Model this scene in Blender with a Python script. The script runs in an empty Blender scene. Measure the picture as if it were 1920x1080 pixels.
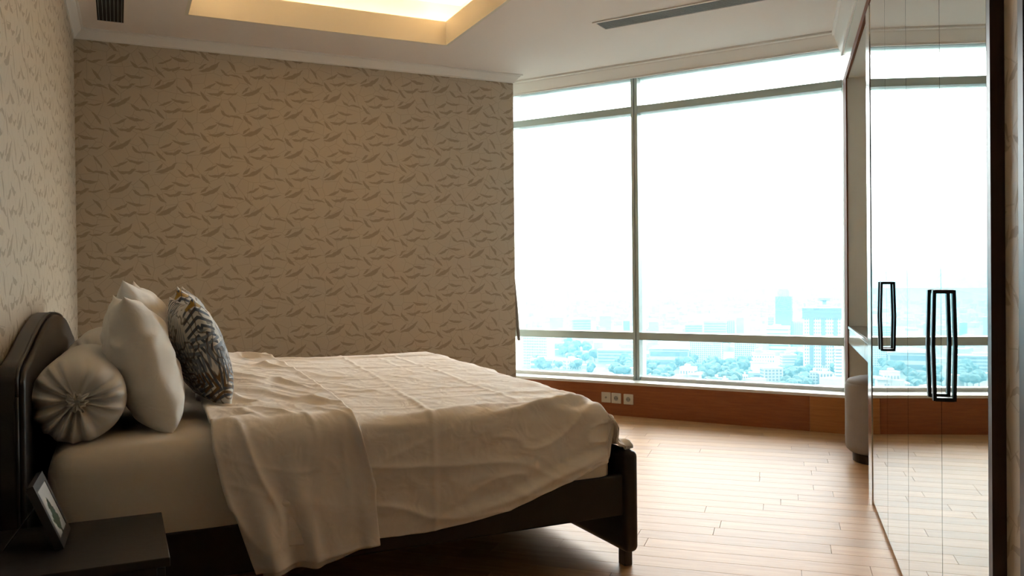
import bpy, bmesh, math, random
import numpy as np
from mathutils import Vector, Matrix

random.seed(7)
rng = np.random.RandomState(11)
SC = bpy.context.scene
COL = SC.collection

# ---------------------------------------------------------------- camera
F_PX, YAW, PITCH, ROLL, EYE = 1561.0, 0.4415, -0.0084, -0.0106, 1.1
_cy, _sy = math.cos(YAW), math.sin(YAW)
CAM_F = Vector((_sy * math.cos(PITCH), _cy * math.cos(PITCH), math.sin(PITCH)))
_R = Vector((_cy, -_sy, 0)); _U = _R.cross(CAM_F)
CAM_R = _R * math.cos(ROLL) + _U * math.sin(ROLL)
CAM_U = -_R * math.sin(ROLL) + _U * math.cos(ROLL)
cam_d = bpy.data.cameras.new('camera'); cam = bpy.data.objects.new('camera', cam_d); COL.objects.link(cam)
cam_d.sensor_width = 36.0; cam_d.lens = F_PX / 1920 * 36.0
cam_d.clip_start = 0.02; cam_d.clip_end = 20000
M3 = Matrix((CAM_R, CAM_U, -CAM_F)).transposed()
cam.matrix_world = Matrix.Translation((0, 0, EYE)) @ M3.to_4x4()
SC.camera = cam

# ---------------------------------------------------------------- view, world, light
SC.view_settings.view_transform = 'Standard'; SC.view_settings.look = 'None'
SC.view_settings.gamma = 1.0; SC.view_settings.use_curve_mapping = False
SC.view_settings.exposure = 1.05
SC.cycles.use_denoising = True
SC.cycles.max_bounces = 6; SC.cycles.diffuse_bounces = 3; SC.cycles.glossy_bounces = 3
SC.cycles.use_adaptive_sampling = False; SC.cycles.use_light_tree = False
SC.cycles.transparent_max_bounces = 16; SC.cycles.transmission_bounces = 8; SC.cycles.volume_bounces = 0
SC.cycles.sample_clamp_indirect = 8.0

world = bpy.data.worlds.new('overcast_sky'); SC.world = world; world.use_nodes = True
def build_world():
    nt = world.node_tree; nt.nodes.clear(); L = nt.links
    out = nt.nodes.new('ShaderNodeOutputWorld'); bg = nt.nodes.new('ShaderNodeBackground')
    tc = nt.nodes.new('ShaderNodeTexCoord'); sep = nt.nodes.new('ShaderNodeSeparateXYZ')
    L.new(tc.outputs['Generated'], sep.inputs[0])
    nz = nt.nodes.new('ShaderNodeTexNoise'); nz.inputs['Scale'].default_value = 3.0; nz.inputs['Detail'].default_value = 4
    mp = nt.nodes.new('ShaderNodeMapping'); mp.inputs['Scale'].default_value = (1, 1, 2.5)
    L.new(tc.outputs['Generated'], mp.inputs[0]); L.new(mp.outputs[0], nz.inputs['Vector'])
    ad = nt.nodes.new('ShaderNodeMath'); ad.operation = 'MULTIPLY_ADD'
    L.new(nz.outputs['Fac'], ad.inputs[0]); ad.inputs[1].default_value = 0.14; L.new(sep.outputs['Z'], ad.inputs[2])
    rp = nt.nodes.new('ShaderNodeValToRGB')
    e = rp.color_ramp.elements
    rp.color_ramp.interpolation = 'EASE'
    e[0].position = 0.0; e[0].color = (0.112, 0.127, 0.130, 1)
    e[1].position = 1.0; e[1].color = (0.42, 0.425, 0.43, 1)
    for p_, c_ in ((0.13, (0.158, 0.172, 0.174, 1)), (0.32, (0.335, 0.345, 0.345, 1)), (0.5, (0.40, 0.405, 0.405, 1))):
        m = e.new(p_); m.color = c_
    L.new(ad.outputs[0], rp.inputs[0])
    L.new(rp.outputs[0], bg.inputs['Color']); bg.inputs['Strength'].default_value = 21.5
    L.new(bg.outputs[0], out.inputs['Surface'])
build_world()

# ---------------------------------------------------------------- room geometry constants
YB = 6.234                      # back wall
ZC = 2.802                      # ceiling
def left_x(y): return -0.248 + 0.016 * (y - YB)
AW = 0.5802; DW = 6.1964        # window plane (panel below the sill)
WN = Vector((math.cos(AW), math.sin(AW), 0)); WT = Vector((math.sin(AW), -math.cos(AW), 0))   # outward, to the right
BD = -0.7576; ED = 0.3993       # wardrobe plane
DN = Vector((math.cos(BD), math.sin(BD), 0)); DT = Vector((-math.sin(BD), math.cos(BD), 0))   # into the wardrobe, away from camera
W0 = Vector((3.123, 6.539, 0))  # a point on the window plane
def WP(s, o=0.0, z=0.0): return W0 + WT * s + WN * o + Vector((0, 0, z))
def DP(t, o=0.0, z=0.0): return DN * (ED + o) + DT * t + Vector((0, 0, z))
def pt_on_d(x, y): return Vector((x, y, 0)).dot(DT)

# ---------------------------------------------------------------- helpers
def srgb(r, g, b):
    f = lambda c: ((c / 255) / 12.92) if c / 255 <= 0.04045 else (((c / 255) + 0.055) / 1.055) ** 2.4
    return (f(r), f(g), f(b), 1.0)

class NB:
    """small node builder"""
    def __init__(self, name):
        self.m = bpy.data.materials.new(name); self.m.use_nodes = True
        self.nt = self.m.node_tree; self.n = self.nt.nodes; self.l = self.nt.links
        self.b = self.n.get('Principled BSDF'); self.out = self.n.get('Material Output')
    def node(self, t, **kw):
        x = self.n.new(t)
        for k, v in kw.items(): setattr(x, k, v)
        return x
    def put(self, sock, v):
        if hasattr(v, 'links') or isinstance(v, bpy.types.NodeSocket): self.l.new(v, sock)
        else: sock.default_value = v
    def math(self, op, a, b=None, c=None, clamp=False):
        x = self.node('ShaderNodeMath', operation=op); x.use_clamp = clamp
        self.put(x.inputs[0], a)
        if b is not None: self.put(x.inputs[1], b)
        if c is not None: self.put(x.inputs[2], c)
        return x.outputs[0]
    def mix(self, f, a, b, kind='MIX'):
        x = self.node('ShaderNodeMix', data_type='RGBA', blend_type=kind)
        self.put(x.inputs[0], f); self.put(x.inputs[6], a); self.put(x.inputs[7], b)
        return x.outputs[2]
    def noise(self, vec=None, scale=5, detail=3, rough=0.5, dist=0.0):
        x = self.node('ShaderNodeTexNoise'); x.inputs['Scale'].default_value = scale
        x.inputs['Detail'].default_value = detail; x.inputs['Roughness'].default_value = rough
        x.inputs['Distortion'].default_value = dist
        if vec is not None: self.l.new(vec, x.inputs['Vector'])
        return x.outputs['Fac']
    def coord(self, kind='Object', scale=None, rot=None, loc=None):
        t = self.node('ShaderNodeTexCoord').outputs[kind]
        if scale or rot or loc:
            mp = self.node('ShaderNodeMapping'); self.l.new(t, mp.inputs[0])
            if scale: mp.inputs['Scale'].default_value = scale
            if rot: mp.inputs['Rotation'].default_value = rot
            if loc: mp.inputs['Location'].default_value = loc
            t = mp.outputs[0]
        return t
    def ramp(self, f, stops):
        x = self.node('ShaderNodeValToRGB'); self.put(x.inputs[0], f)
        e = x.color_ramp.elements
        e[0].position, e[0].color = stops[0]; e[1].position, e[1].color = stops[-1]
        for p, c in stops[1:-1]:
            q = e.new(p); q.color = c
        return x.outputs[0]
    def bump(self, h, strength=0.2, dist=0.01):
        x = self.node('ShaderNodeBump'); x.inputs['Strength'].default_value = strength
        x.inputs['Distance'].default_value = dist; self.put(x.inputs['Height'], h)
        self.l.new(x.outputs[0], self.b.inputs['Normal'])
    def set(self, **kw):
        names = dict(color='Base Color', rough='Roughness', metal='Metallic', spec='Specular IOR Level', coat='Coat Weight',
                     coatr='Coat Roughness', sheen='Sheen Weight', sheenr='Sheen Roughness', emit='Emission Color', emits='Emission Strength', alpha='Alpha', sss='Subsurface Weight')
        for k, v in kw.items(): self.put(self.b.inputs[names[k]], v)
        return self.m

def plain(name, col, rough=0.5, metal=0.0, spec=0.5, var=0.06, scale=6.0, coat=0.0, bump=0.0, bscale=80):
    b = NB(name); co = b.coord()
    f = b.noise(co, scale, 3)
    c2 = tuple(min(1, x * (1 - var)) for x in col[:3]) + (1,); c1 = tuple(min(1, x * (1 + var)) for x in col[:3]) + (1,)
    b.set(color=b.mix(f, c1, c2), rough=rough, metal=metal, spec=spec, coat=coat)
    if bump: b.bump(b.noise(co, bscale, 3), bump, 0.002)
    return b.m

class MB:
    def __init__(self): self.v = []; self.f = []
    def add(self, vs, fs):
        o = len(self.v); self.v += [tuple(x) for x in vs]; self.f += [tuple(i + o for i in q) for q in fs]; return self
    def box(self, x0, x1, y0, y1, z0, z1):
        vs = [(x, y, z) for z in (z0, z1) for y in (y0, y1) for x in (x0, x1)]
        return self.add(vs, [(0, 2, 3, 1), (4, 5, 7, 6), (0, 1, 5, 4), (2, 6, 7, 3), (0, 4, 6, 2), (1, 3, 7, 5)])
    def frame_box(self, fn, a0, a1, b0, b1, z0, z1):
        """box in a (along, out, z) frame given by fn"""
        vs = [fn(a, b, z) for z in (z0, z1) for b in (b0, b1) for a in (a0, a1)]
        fs = [(0, 2, 3, 1), (4, 5, 7, 6), (0, 1, 5, 4), (2, 6, 7, 3), (0, 4, 6, 2), (1, 3, 7, 5)]
        e1 = Vector(vs[1]) - Vector(vs[0]); e2 = Vector(vs[2]) - Vector(vs[0]); e3 = Vector(vs[4]) - Vector(vs[0])
        if e1.cross(e2).dot(e3) < 0: fs = [tuple(reversed(q)) for q in fs]
        return self.add(vs, fs)
    def prism(self, poly, z0, z1):
        n = len(poly); area = sum(poly[i][0] * poly[(i + 1) % n][1] - poly[(i + 1) % n][0] * poly[i][1] for i in range(n))
        if area < 0: poly = list(reversed(poly))
        vs = [(p[0], p[1], z0) for p in poly] + [(p[0], p[1], z1) for p in poly]
        fs = [tuple(reversed(range(n))), tuple(range(n, 2 * n))] + [(i, (i + 1) % n, n + (i + 1) % n, n + i) for i in range(n)]
        return self.add(vs, fs)
    def lathe(self, prof, c=(0, 0, 0), n=32):
        """prof: list of (r, z), about +Z at c"""
        vs = []; fs = []; m = len(prof)
        for r, z in prof:
            for k in range(n):
                a = 2 * math.pi * k / n; vs.append((c[0] + r * math.cos(a), c[1] + r * math.sin(a), c[2] + z))
        for j in range(m - 1):
            for k in range(n):
                fs.append((j * n + k, j * n + (k + 1) % n, (j + 1) * n + (k + 1) % n, (j + 1) * n + k))
        fs.append(tuple(reversed(range(n)))); fs.append(tuple(range((m - 1) * n, m * n)))
        return self.add(vs, fs)
    def tube(self, path, r, n=8, closed=False):
        P = [Vector(p) for p in path]; vs = []; fs = []
        for i, p in enumerate(P):
            d = (P[min(i + 1, len(P) - 1)] - P[max(i - 1, 0)]).normalized()
            up = Vector((0, 0, 1)) if abs(d.z) < 0.9 else Vector((1, 0, 0))
            s = d.cross(up).normalized(); u = s.cross(d)
            for k in range(n):
                a = 2 * math.pi * k / n; vs.append(p + (s * math.cos(a) + u * math.sin(a)) * r)
        for i in range(len(P) - 1):
            for k in range(n):
                fs.append((i * n + k, (i + 1) * n + k, (i + 1) * n + (k + 1) % n, i * n + (k + 1) % n))
        fs.append(tuple(range(n))); fs.append(tuple(reversed(range((len(P) - 1) * n, len(P) * n))))
        return self.add([tuple(x) for x in vs], fs)
    def grid(self, A):
        """A: numpy (n, m, 3)"""
        n, m = A.shape[:2]
        return self.add([tuple(x) for x in A.reshape(-1, 3)], [(i * m + j, i * m + j + 1, (i + 1) * m + j + 1, (i + 1) * m + j) for i in range(n - 1) for j in range(m - 1)])
    def sweep(self, path, prof, z):
        """crown: prof = closed list of (offset to the right of path, drop below z); mitred"""
        n = len(path); P = [Vector((p[0], p[1])) for p in path]; rows = []
        for i in range(n):
            ds = []
            if i > 0: ds.append((P[i] - P[i - 1]).normalized())
            if i < n - 1: ds.append((P[i + 1] - P[i]).normalized())
            ns = [Vector((d.y, -d.x)) for d in ds]
            if len(ns) == 2:
                b = (ns[0] + ns[1]).normalized(); b = b / max(0.2, b.dot(ns[0]))
            else: b = ns[0]
            rows.append([(P[i].x + b.x * o, P[i].y + b.y * o, z - d) for o, d in prof])
        m = len(prof); vs = [v for r in rows for v in r]; fs = []
        for i in range(n - 1):
            for k in range(m):
                fs.append((i * m + k, i * m + (k + 1) % m, (i + 1) * m + (k + 1) % m, (i + 1) * m + k))
        fs.append(tuple(range(m))); fs.append(tuple(reversed(range((n - 1) * m, n * m))))
        return self.add(vs, fs)

ORG = {}
def world_org(o):
    v = Vector((0, 0, 0))
    while o is not None:
        v = v + Vector(o.location); o = o.parent
    return v
def link(name, mb, mat, parent=None, smooth=False, bevel=0.0, seg=2, org=None, recalc=True):
    """mb in world coordinates -> object (child of parent, or top-level with its origin at org)"""
    me = bpy.data.meshes.new(name)
    base = world_org(parent) if parent is not None else Vector((0, 0, 0))
    o3 = Vector(org) if org is not None else (base if parent is not None else Vector((0, 0, 0)))
    me.from_pydata([tuple(Vector(v) - o3) for v in mb.v], [], mb.f)
    if recalc:
        bm = bmesh.new(); bm.from_mesh(me); bmesh.ops.recalc_face_normals(bm, faces=bm.faces); bm.to_mesh(me); bm.free()
    me.materials.append(mat)
    if smooth: me.polygons.foreach_set('use_smooth', [True] * len(me.polygons))
    o = bpy.data.objects.new(name, me); COL.objects.link(o)
    if parent is not None: o.parent = parent
    o.location = o3 - base
    if bevel:
        md = o.modifiers.new('bevel', 'BEVEL'); md.width = bevel; md.segments = seg; md.limit_method = 'ANGLE'; md.angle_limit = math.radians(35)
        me.polygons.foreach_set('use_smooth', [True] * len(me.polygons))
        try: me.set_sharp_from_angle(angle=math.radians(40))
        except Exception: pass
        md.harden_normals = False
    return o
def tag(o, label=None, cat=None, group=None, kind=None):
    if label: o['label'] = label
    if cat: o['category'] = cat
    if group: o['group'] = group
    if kind: o['kind'] = kind
    return o
def thing(name, label, cat, loc=(0, 0, 0), group=None, kind=None):
    o = bpy.data.objects.new(name, None); COL.objects.link(o); o.location = loc; o.empty_display_size = 0.1
    return tag(o, label, cat, group, kind)
def struct(name, mb, mat, label=None, **kw):
    o = link(name, mb, mat, **kw); o['kind'] = 'structure'
    if label: o['label'] = label
    return o
def set_uv(o, fn):
    me = o.data; uv = me.uv_layers.new(name='uv'); off = Vector(world_org(o))
    for lp in me.loops:
        v = me.vertices[lp.vertex_index].co + off
        uv.data[lp.index].uv = fn(v)

# numpy noise -------------------------------------------------------------
_perm = rng.permutation(512)
def vnoise(x, y, seed=0):
    x = np.asarray(x, float) + seed * 17.31; y = np.asarray(y, float) + seed * 9.77
    xi = np.floor(x).astype(int); yi = np.floor(y).astype(int); fx = x - xi; fy = y - yi
    def h(a, b): return _perm[(_perm[(a + seed * 7) % 512] + b) % 512] / 511.0 * 2 - 1
    u = fx * fx * fx * (fx * (fx * 6 - 15) + 10); w = fy * fy * fy * (fy * (fy * 6 - 15) + 10)
    a = h(xi, yi); b = h(xi + 1, yi); c = h(xi, yi + 1); d = h(xi + 1, yi + 1)
    return (a * (1 - u) + b * u) * (1 - w) + (c * (1 - u) + d * u) * w
def fbm(x, y, oct=4, seed=0):
    r = 0; a = 1.0; t = 0
    for k in range(oct):
        r = r + a * vnoise(x * 2 ** k, y * 2 ** k, seed + k); t += a; a *= 0.5
    return r / t
def ridge(x, y, seed=0, sharp=2.0):
    return (1 - np.abs(vnoise(x, y, seed))) ** sharp
def sstep(a, b, x):
    t = np.clip((np.asarray(x, float) - a) / (b - a), 0, 1); return t * t * (3 - 2 * t)

# ---------------------------------------------------------------- materials
def wallpaper():
    b = NB('leaf_wallpaper'); uv = b.node('ShaderNodeTexCoord').outputs['UV']
    sp = b.node('ShaderNodeSeparateXYZ'); b.l.new(uv, sp.inputs[0]); u, v = sp.outputs[0], sp.outputs[1]
    # slight wobble so the printed edges are organic
    wb = b.node('ShaderNodeTexNoise', noise_dimensions='2D'); wb.inputs['Scale'].default_value = 26; wb.inputs['Detail'].default_value = 1; b.l.new(uv, wb.inputs['Vector'])
    ws = b.node('ShaderNodeSeparateXYZ'); b.l.new(wb.outputs['Color'], ws.inputs[0])
    u = b.math('MULTIPLY_ADD', ws.outputs[0], 0.016, u); v = b.math('MULTIPLY_ADD', ws.outputs[1], 0.016, v)
    W = 0.29; PX = 0.00079
    # half-drop repeat: every second column of the motif is shifted by half its height
    U = b.math('MULTIPLY', u, 1 / W); col = b.math('FLOOR', U); fx = b.math('SUBTRACT', U, col)
    fy = b.math('FRACT', b.math('MULTIPLY_ADD', col, 0.5, b.math('MULTIPLY_ADD', v, 1 / W, 40.0)))
    cx = b.node('ShaderNodeCombineXYZ'); b.l.new(fx, cx.inputs[0]); b.l.new(fy, cx.inputs[1]); cell = cx.outputs[0]
    leaves = [(308, 240, -55, 140, 26, -0.3), (116, 78, 27, 140, 26, 0.3), (231, 50, -8, 170, 30, 0.45), (239, 316, -38, 110, 26, 0.3), (-34, 146, -8, 150, 22, -0.45), (333, 330, -8, 150, 22, -0.45), (64, 176, -48, 130, 30, 0.3), (148, 146, 4, 130, 26, 0.8), (201, 130, 36, 100, 30, -0.3), (121, 286, 28, 230, 42, 0.45), (54, 270, 42, 100, 24, 0), (293, 132, 8, 150, 20, 0.5)]
    g = None
    for (X, Y, a, L, w, k) in leaves:
        mp = b.node('ShaderNodeMapping', vector_type='TEXTURE'); b.l.new(cell, mp.inputs[0])
        mp.inputs['Location'].default_value = (X / 367, 1 - Y / 367, 0); mp.inputs['Rotation'].default_value = (0, 0, math.radians(a)); mp.inputs['Scale'].default_value = (L / 734, w / 734, 1)
        q = b.node('ShaderNodeSeparateXYZ'); b.l.new(mp.outputs[0], q.inputs[0])
        S2 = b.math('MULTIPLY', q.outputs[0], q.outputs[0])
        e = b.math('ADD', S2, b.math('ABSOLUTE', b.math('MULTIPLY_ADD', S2, -k * L / (2 * w), q.outputs[1])))
        g = e if g is None else b.math('MINIMUM', g, e)
    m = b.math('MULTIPLY', b.math('SUBTRACT', 1.0, g), 4.5, clamp=True)
    vo = b.node('ShaderNodeTexVoronoi', feature='DISTANCE_TO_EDGE', voronoi_dimensions='2D'); vo.inputs['Scale'].default_value = 11; b.l.new(uv, vo.inputs['Vector'])
    ln = b.math('MULTIPLY', b.math('SUBTRACT', .030, vo.outputs['Distance']), 40, clamp=True)
    m = b.math('MAXIMUM', m, b.math('MULTIPLY', ln, 0.62))
    fine = b.noise(b.coord('UV', scale=(60, 900, 1)), 1.0, 1)
    base = b.mix(b.math('MULTIPLY', fine, 0.35), (0.575, 0.485, 0.375, 1), (0.52, 0.43, 0.325, 1))
    b.set(color=b.mix(m, base, (0.385, 0.305, 0.215, 1)), rough=b.math('MULTIPLY_ADD', m, 0.12, 0.46), spec=0.42)
    b.bump(b.math('MULTIPLY_ADD', m, -0.6, b.math('MULTIPLY', fine, 0.5)), 0.25, 0.002)
    return b.m
M = {}
M['paper'] = wallpaper()
M['ceiling'] = plain('ceiling_paint', (0.92, 0.835, 0.775, 1), 0.75, var=0.02, scale=1.5)
M['crown'] = plain('crown_paint', (0.91, 0.87, 0.82, 1), 0.5, var=0.02)
M['cove'] = plain('cove_paint', (0.86, 0.80, 0.68, 1), 0.7, var=0.02)
M['gloss_white'] = plain('white_lacquer', (0.72, 0.74, 0.70, 1), 0.12, var=0.02)
M['niche'] = plain('niche_paint', (0.80, 0.82, 0.78, 1), 0.6, var=0.03)
M['hall'] = plain('hall_paint', (0.30, 0.255, 0.20, 1), 0.7, var=0.04)
M['alu'] = plain('satin_aluminium', (0.46, 0.55, 0.53, 1), 0.36, metal=0.15, var=0.04)
M['chrome'] = plain('polished_aluminium', (0.72, 0.72, 0.71, 1), 0.18, metal=1.0, var=0.03)
M['black'] = plain('matt_black', (0.006, 0.006, 0.007, 1), 0.8, var=0.2)  # also stands in for the shade inside the vents
M['slat'] = plain('white_enamel', (0.62, 0.60, 0.56, 1), 0.45, var=0.03)
M['handle'] = plain('dark_bronze', (0.035, 0.028, 0.022, 1), 0.32, metal=0.6, var=0.15)
M['white_plastic'] = plain('white_plastic', (0.74, 0.70, 0.63, 1), 0.35, var=0.02)
M['grey_plastic'] = plain('grey_plastic', (0.34, 0.33, 0.30, 1), 0.4, var=0.05)
M['sill'] = plain('pale_stone', (0.82, 0.80, 0.76, 1), 0.35, var=0.03)
M['dark_top'] = plain('smoked_glass_top', (0.055, 0.06, 0.062, 1), 0.12, var=0.05)

def mirror():
    b = NB('mirror'); n = b.noise(b.coord(), 0.7, 1)
    b.set(color=b.mix(n, (0.68, 0.735, 0.72, 1), (0.66, 0.72, 0.71, 1)), rough=0.012, metal=1.0); return b.m
M['mirror'] = mirror()

def wood(name, c1, c2, c3, axis_scale, rough=0.35, coat=0.0, rnd=0.0, kind='Object', gs=1.0, spec=0.5, tint=1.0):
    b = NB(name); co = b.coord(kind, scale=axis_scale)
    n1 = b.noise(co, 3.0 * gs, 5, 0.6, 0.6); n2 = b.noise(co, 14.0 * gs, 4, 0.7)
    f = b.math('MULTIPLY_ADD', n2, 0.35, b.math('MULTIPLY', n1, 0.75))
    col = b.ramp(f, [(0.30, c1), (0.55, c2), (0.80, c3)])
    if rnd:
        r = b.node('ShaderNodeObjectInfo').outputs['Random']
        k = b.math('MULTIPLY_ADD', r, rnd, 1 - rnd / 2)
        col = b.mix(1.0, col, b.node('ShaderNodeCombineColor').outputs[0], 'MULTIPLY')
        cc = b.n[-1] if False else [x for x in b.n if x.bl_idname == 'ShaderNodeCombineColor'][0]
        for q in range(3): b.l.new(k, cc.inputs[q])
    b.set(color=col, rough=b.math('MULTIPLY_ADD', n2, 0.12, rough - 0.06), coat=coat, coatr=0.12, spec=spec)
    b.bump(n2, 0.06, 0.002)
    if tint < 1:        # thin satin varnish: diffuse board under a weak gloss
        df = b.node('ShaderNodeBsdfDiffuse'); b.l.new(col, df.inputs['Color'])
        gl = b.node('ShaderNodeBsdfGlossy'); b.put(gl.inputs['Roughness'], b.math('MULTIPLY_ADD', n2, 0.12, rough - 0.06))
        for x_ in (df, gl): b.l.new(b.b.inputs['Normal'].links[0].from_socket, x_.inputs['Normal'])
        fr = b.node('ShaderNodeFresnel'); fr.inputs['IOR'].default_value = 1.45
        mx = b.node('ShaderNodeMixShader'); b.l.new(b.math('MULTIPLY', fr.outputs[0], tint), mx.inputs[0]); b.l.new(df.outputs[0], mx.inputs[1]); b.l.new(gl.outputs[0], mx.inputs[2])
        b.l.new(mx.outputs[0], b.out.inputs['Surface']); b.n.remove(b.b)
    return b.m
M['plank'] = wood('oak_plank', (0.45, 0.215, 0.080, 1), (0.53, 0.280, 0.115, 1), (0.60, 0.340, 0.152, 1), (1.2, 14, 6), rough=0.36, rnd=0.26, spec=0.22, tint=0.42)
M['subfloor'] = wood('floor_bed', (0.10, 0.05, 0.02, 1), (0.15, 0.075, 0.032, 1), (0.2, 0.10, 0.045, 1), (2, 2, 2), rough=0.5)
M['panel'] = wood('sill_panel_wood', (0.24, 0.064, 0.016, 1), (0.33, 0.095, 0.025, 1), (0.40, 0.128, 0.036, 1), (1.5, 1.5, 22), rough=0.4)
M['panel_light'] = wood('pale_panel_wood', (0.36, 0.125, 0.028, 1), (0.46, 0.175, 0.044, 1), (0.54, 0.225, 0.065, 1), (1.5, 1.5, 22), rough=0.4)
M['jamb'] = wood('jamb_wood', (0.12, 0.040, 0.015, 1), (0.18, 0.064, 0.025, 1), (0.23, 0.088, 0.036, 1), (18, 18, 1.5), rough=0.7, spec=0.15)
M['jamb_dark'] = wood('dark_jamb_wood', (0.040, 0.017, 0.010, 1), (0.062, 0.026, 0.015, 1), (0.085, 0.038, 0.022, 1), (18, 18, 1.5), rough=0.42)
M['espresso'] = wood('espresso_wood', (0.010, 0.008, 0.0075, 1), (0.017, 0.014, 0.013, 1), (0.026, 0.021, 0.019, 1), (2, 14, 14), rough=0.42)

def leather():
    b = NB('dark_leatherette'); co = b.coord()
    n = b.noise(co, 4, 3); v = b.node('ShaderNodeTexVoronoi'); v.inputs['Scale'].default_value = 320; b.l.new(co, v.inputs['Vector'])
    b.set(color=b.mix(n, (0.020, 0.0165, 0.0155, 1), (0.028, 0.023, 0.021, 1)), rough=0.42, spec=0.32)
    b.bump(v.outputs['Distance'], 0.12, 0.001); return b.m
M['leather'] = leather()

def linen(name, c1, c2, weave=0.06, wr=0.25):
    b = NB(name); co = b.coord()
    n = b.noise(co, 5, 4, 0.6); w = b.noise(b.coord(scale=(700, 700, 700)), 1.0, 2)
    big = b.noise(b.coord(scale=(6, 4, 6)), 2.2, 2, 0.45, 0.8)
    b.set(color=b.mix(n, c1, c2), rough=0.78, spec=0.25, sheen=0.15)
    b.bump(b.math('MULTIPLY_ADD', big, 1.0, b.math('MULTIPLY', w, weave)), wr, 0.02); return b.m
M['sheet'] = linen('cream_sheet', (0.80, 0.70, 0.59, 1), (0.77, 0.67, 0.555, 1), wr=0.16)
M['duvet'] = linen('cream_duvet', (0.90, 0.805, 0.715, 1), (0.88, 0.78, 0.685, 1), wr=0.30)
M['pillow'] = linen('white_pillowcase', (0.87, 0.805, 0.725, 1), (0.84, 0.775, 0.695, 1), wr=0.26)
M['velvet'] = plain('grey_velvet', (0.30, 0.265, 0.25, 1), 0.85, var=0.12, scale=14, bump=0.2, bscale=160)
M['strap'] = plain('brown_fabric', (0.16, 0.125, 0.095, 1), 0.85, var=0.25, scale=30)

def cushion_mat():
    """palm fronds printed in blue grey, charcoal and ochre on off-white"""
    b = NB('palm_print'); co = b.coord()
    sp = b.node('ShaderNodeSeparateXYZ'); b.l.new(co, sp.inputs[0])
    wob = b.noise(b.coord(scale=(1, 1, 1)), 9, 2)
    ax = b.math('ABSOLUTE', sp.outputs[0])
    py, pz = sp.outputs[1], sp.outputs[2]
    # unfold the bulging faces: distance from the seam adds to the horizontal coordinate
    px = b.math('ADD', py, b.math('MULTIPLY', ax, 1.0))
    base = b.mix(b.noise(co, 12, 2), (0.66, 0.61, 0.54, 1), (0.60, 0.55, 0.48, 1))
    col = base
    ink = (0.075, 0.085, 0.10, 1); slate = (0.19, 0.21, 0.24, 1); pale = (0.30, 0.32, 0.35, 1); brown = (0.17, 0.095, 0.04, 1); gold = (0.36, 0.20, 0.035, 1)
    fans = [(-0.03, -0.14, 0.20, slate, 26, 2.1), (-0.10, -0.06, 0.16, ink, 22, 0.6), (0.00, 0.06, 0.20, pale, 30, 0.9), (-0.20, 0.14, 0.16, ink, 24, -1.2), (-0.16, 0.02, 0.12, slate, 22, -0.7),
            (-0.15, -0.10, 0.10, brown, 24, 0.4), (-0.08, -0.20, 0.11, gold, 20, 0.2), (0.10, -0.04, 0.20, slate, 28, 2.6), (0.14, 0.14, 0.14, ink, 24, 3.0), (-0.17, 0.21, 0.09, gold, 18, 0.5)]
    for i, (cx, cz, R, c, n, dr) in enumerate(fans):
        dx = b.math('SUBTRACT', px, cx); dz = b.math('SUBTRACT', pz, cz)
        ca, sa = math.cos(dr), math.sin(dr)
        fx = b.math('MULTIPLY_ADD', dx, ca, b.math('MULTIPLY', dz, sa)); fy = b.math('MULTIPLY_ADD', dz, ca, b.math('MULTIPLY', dx, -sa))
        # feather: ribs leave a midrib at a slant
        st = b.math('SINE', b.math('MULTIPLY_ADD', b.math('SUBTRACT', fx, b.math('ABSOLUTE', fy)), n * 8.0, b.math('MULTIPLY', wob, 3.0)))
        q2 = b.math('MULTIPLY', fx, 1 / R); wdt = b.math('MULTIPLY', b.math('SUBTRACT', 1.0, b.math('MULTIPLY', q2, q2)), R * .55)
        inside = b.math('MULTIPLY', b.math('SUBTRACT', wdt, b.math('ABSOLUTE', fy)), 90, clamp=True)
        m = b.math('MULTIPLY', inside, b.math('MULTIPLY_ADD', st, 3.0, 0.0, clamp=True))
        col = b.mix(m, col, c)
    wv = b.node('ShaderNodeTexWave'); wv.inputs['Scale'].default_value = 9; wv.inputs['Distortion'].default_value = 14; wv.inputs['Detail'].default_value = 2; wv.inputs['Detail Scale'].default_value = 1.2
    b.l.new(co, wv.inputs['Vector'])
    line = b.math('MULTIPLY', b.math('SUBTRACT', 0.16, wv.outputs['Fac']), 9, clamp=True)
    col = b.mix(b.math('MULTIPLY', line, 0.75), col, (0.085, 0.06, 0.045, 1))
    b.set(color=col, rough=0.7, spec=0.3); b.bump(b.noise(b.coord(scale=(8, 5, 8)), 3, 4), 0.2, 0.015)
    return b.m
M['palm'] = cushion_mat()

def glass():
    b = NB('tinted_window_glass'); b.n.remove(b.b)
    tr = b.node('ShaderNodeBsdfTransparent'); tr.inputs[0].default_value = (0.955, 0.975, 0.970, 1)
    gl = b.node('ShaderNodeBsdfGlossy'); gl.inputs['Roughness'].default_value = 0.0; gl.inputs[0].default_value = (0.9, 0.95, 0.95, 1)
    fr = b.node('ShaderNodeFresnel'); fr.inputs['IOR'].default_value = 1.45
    mx = b.node('ShaderNodeMixShader'); b.l.new(fr.outputs[0], mx.inputs[0]); b.l.new(tr.outputs[0], mx.inputs[1]); b.l.new(gl.outputs[0], mx.inputs[2])
    b.l.new(mx.outputs[0], b.out.inputs['Surface']); return b.m
M['glass'] = glass()
def led():
    b = NB('warm_led'); b.set(color=(0.9, 0.8, 0.6, 1), emit=(1.0, 0.72, 0.42, 1), emits=18.0); return b.m
M['led'] = led()

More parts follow.
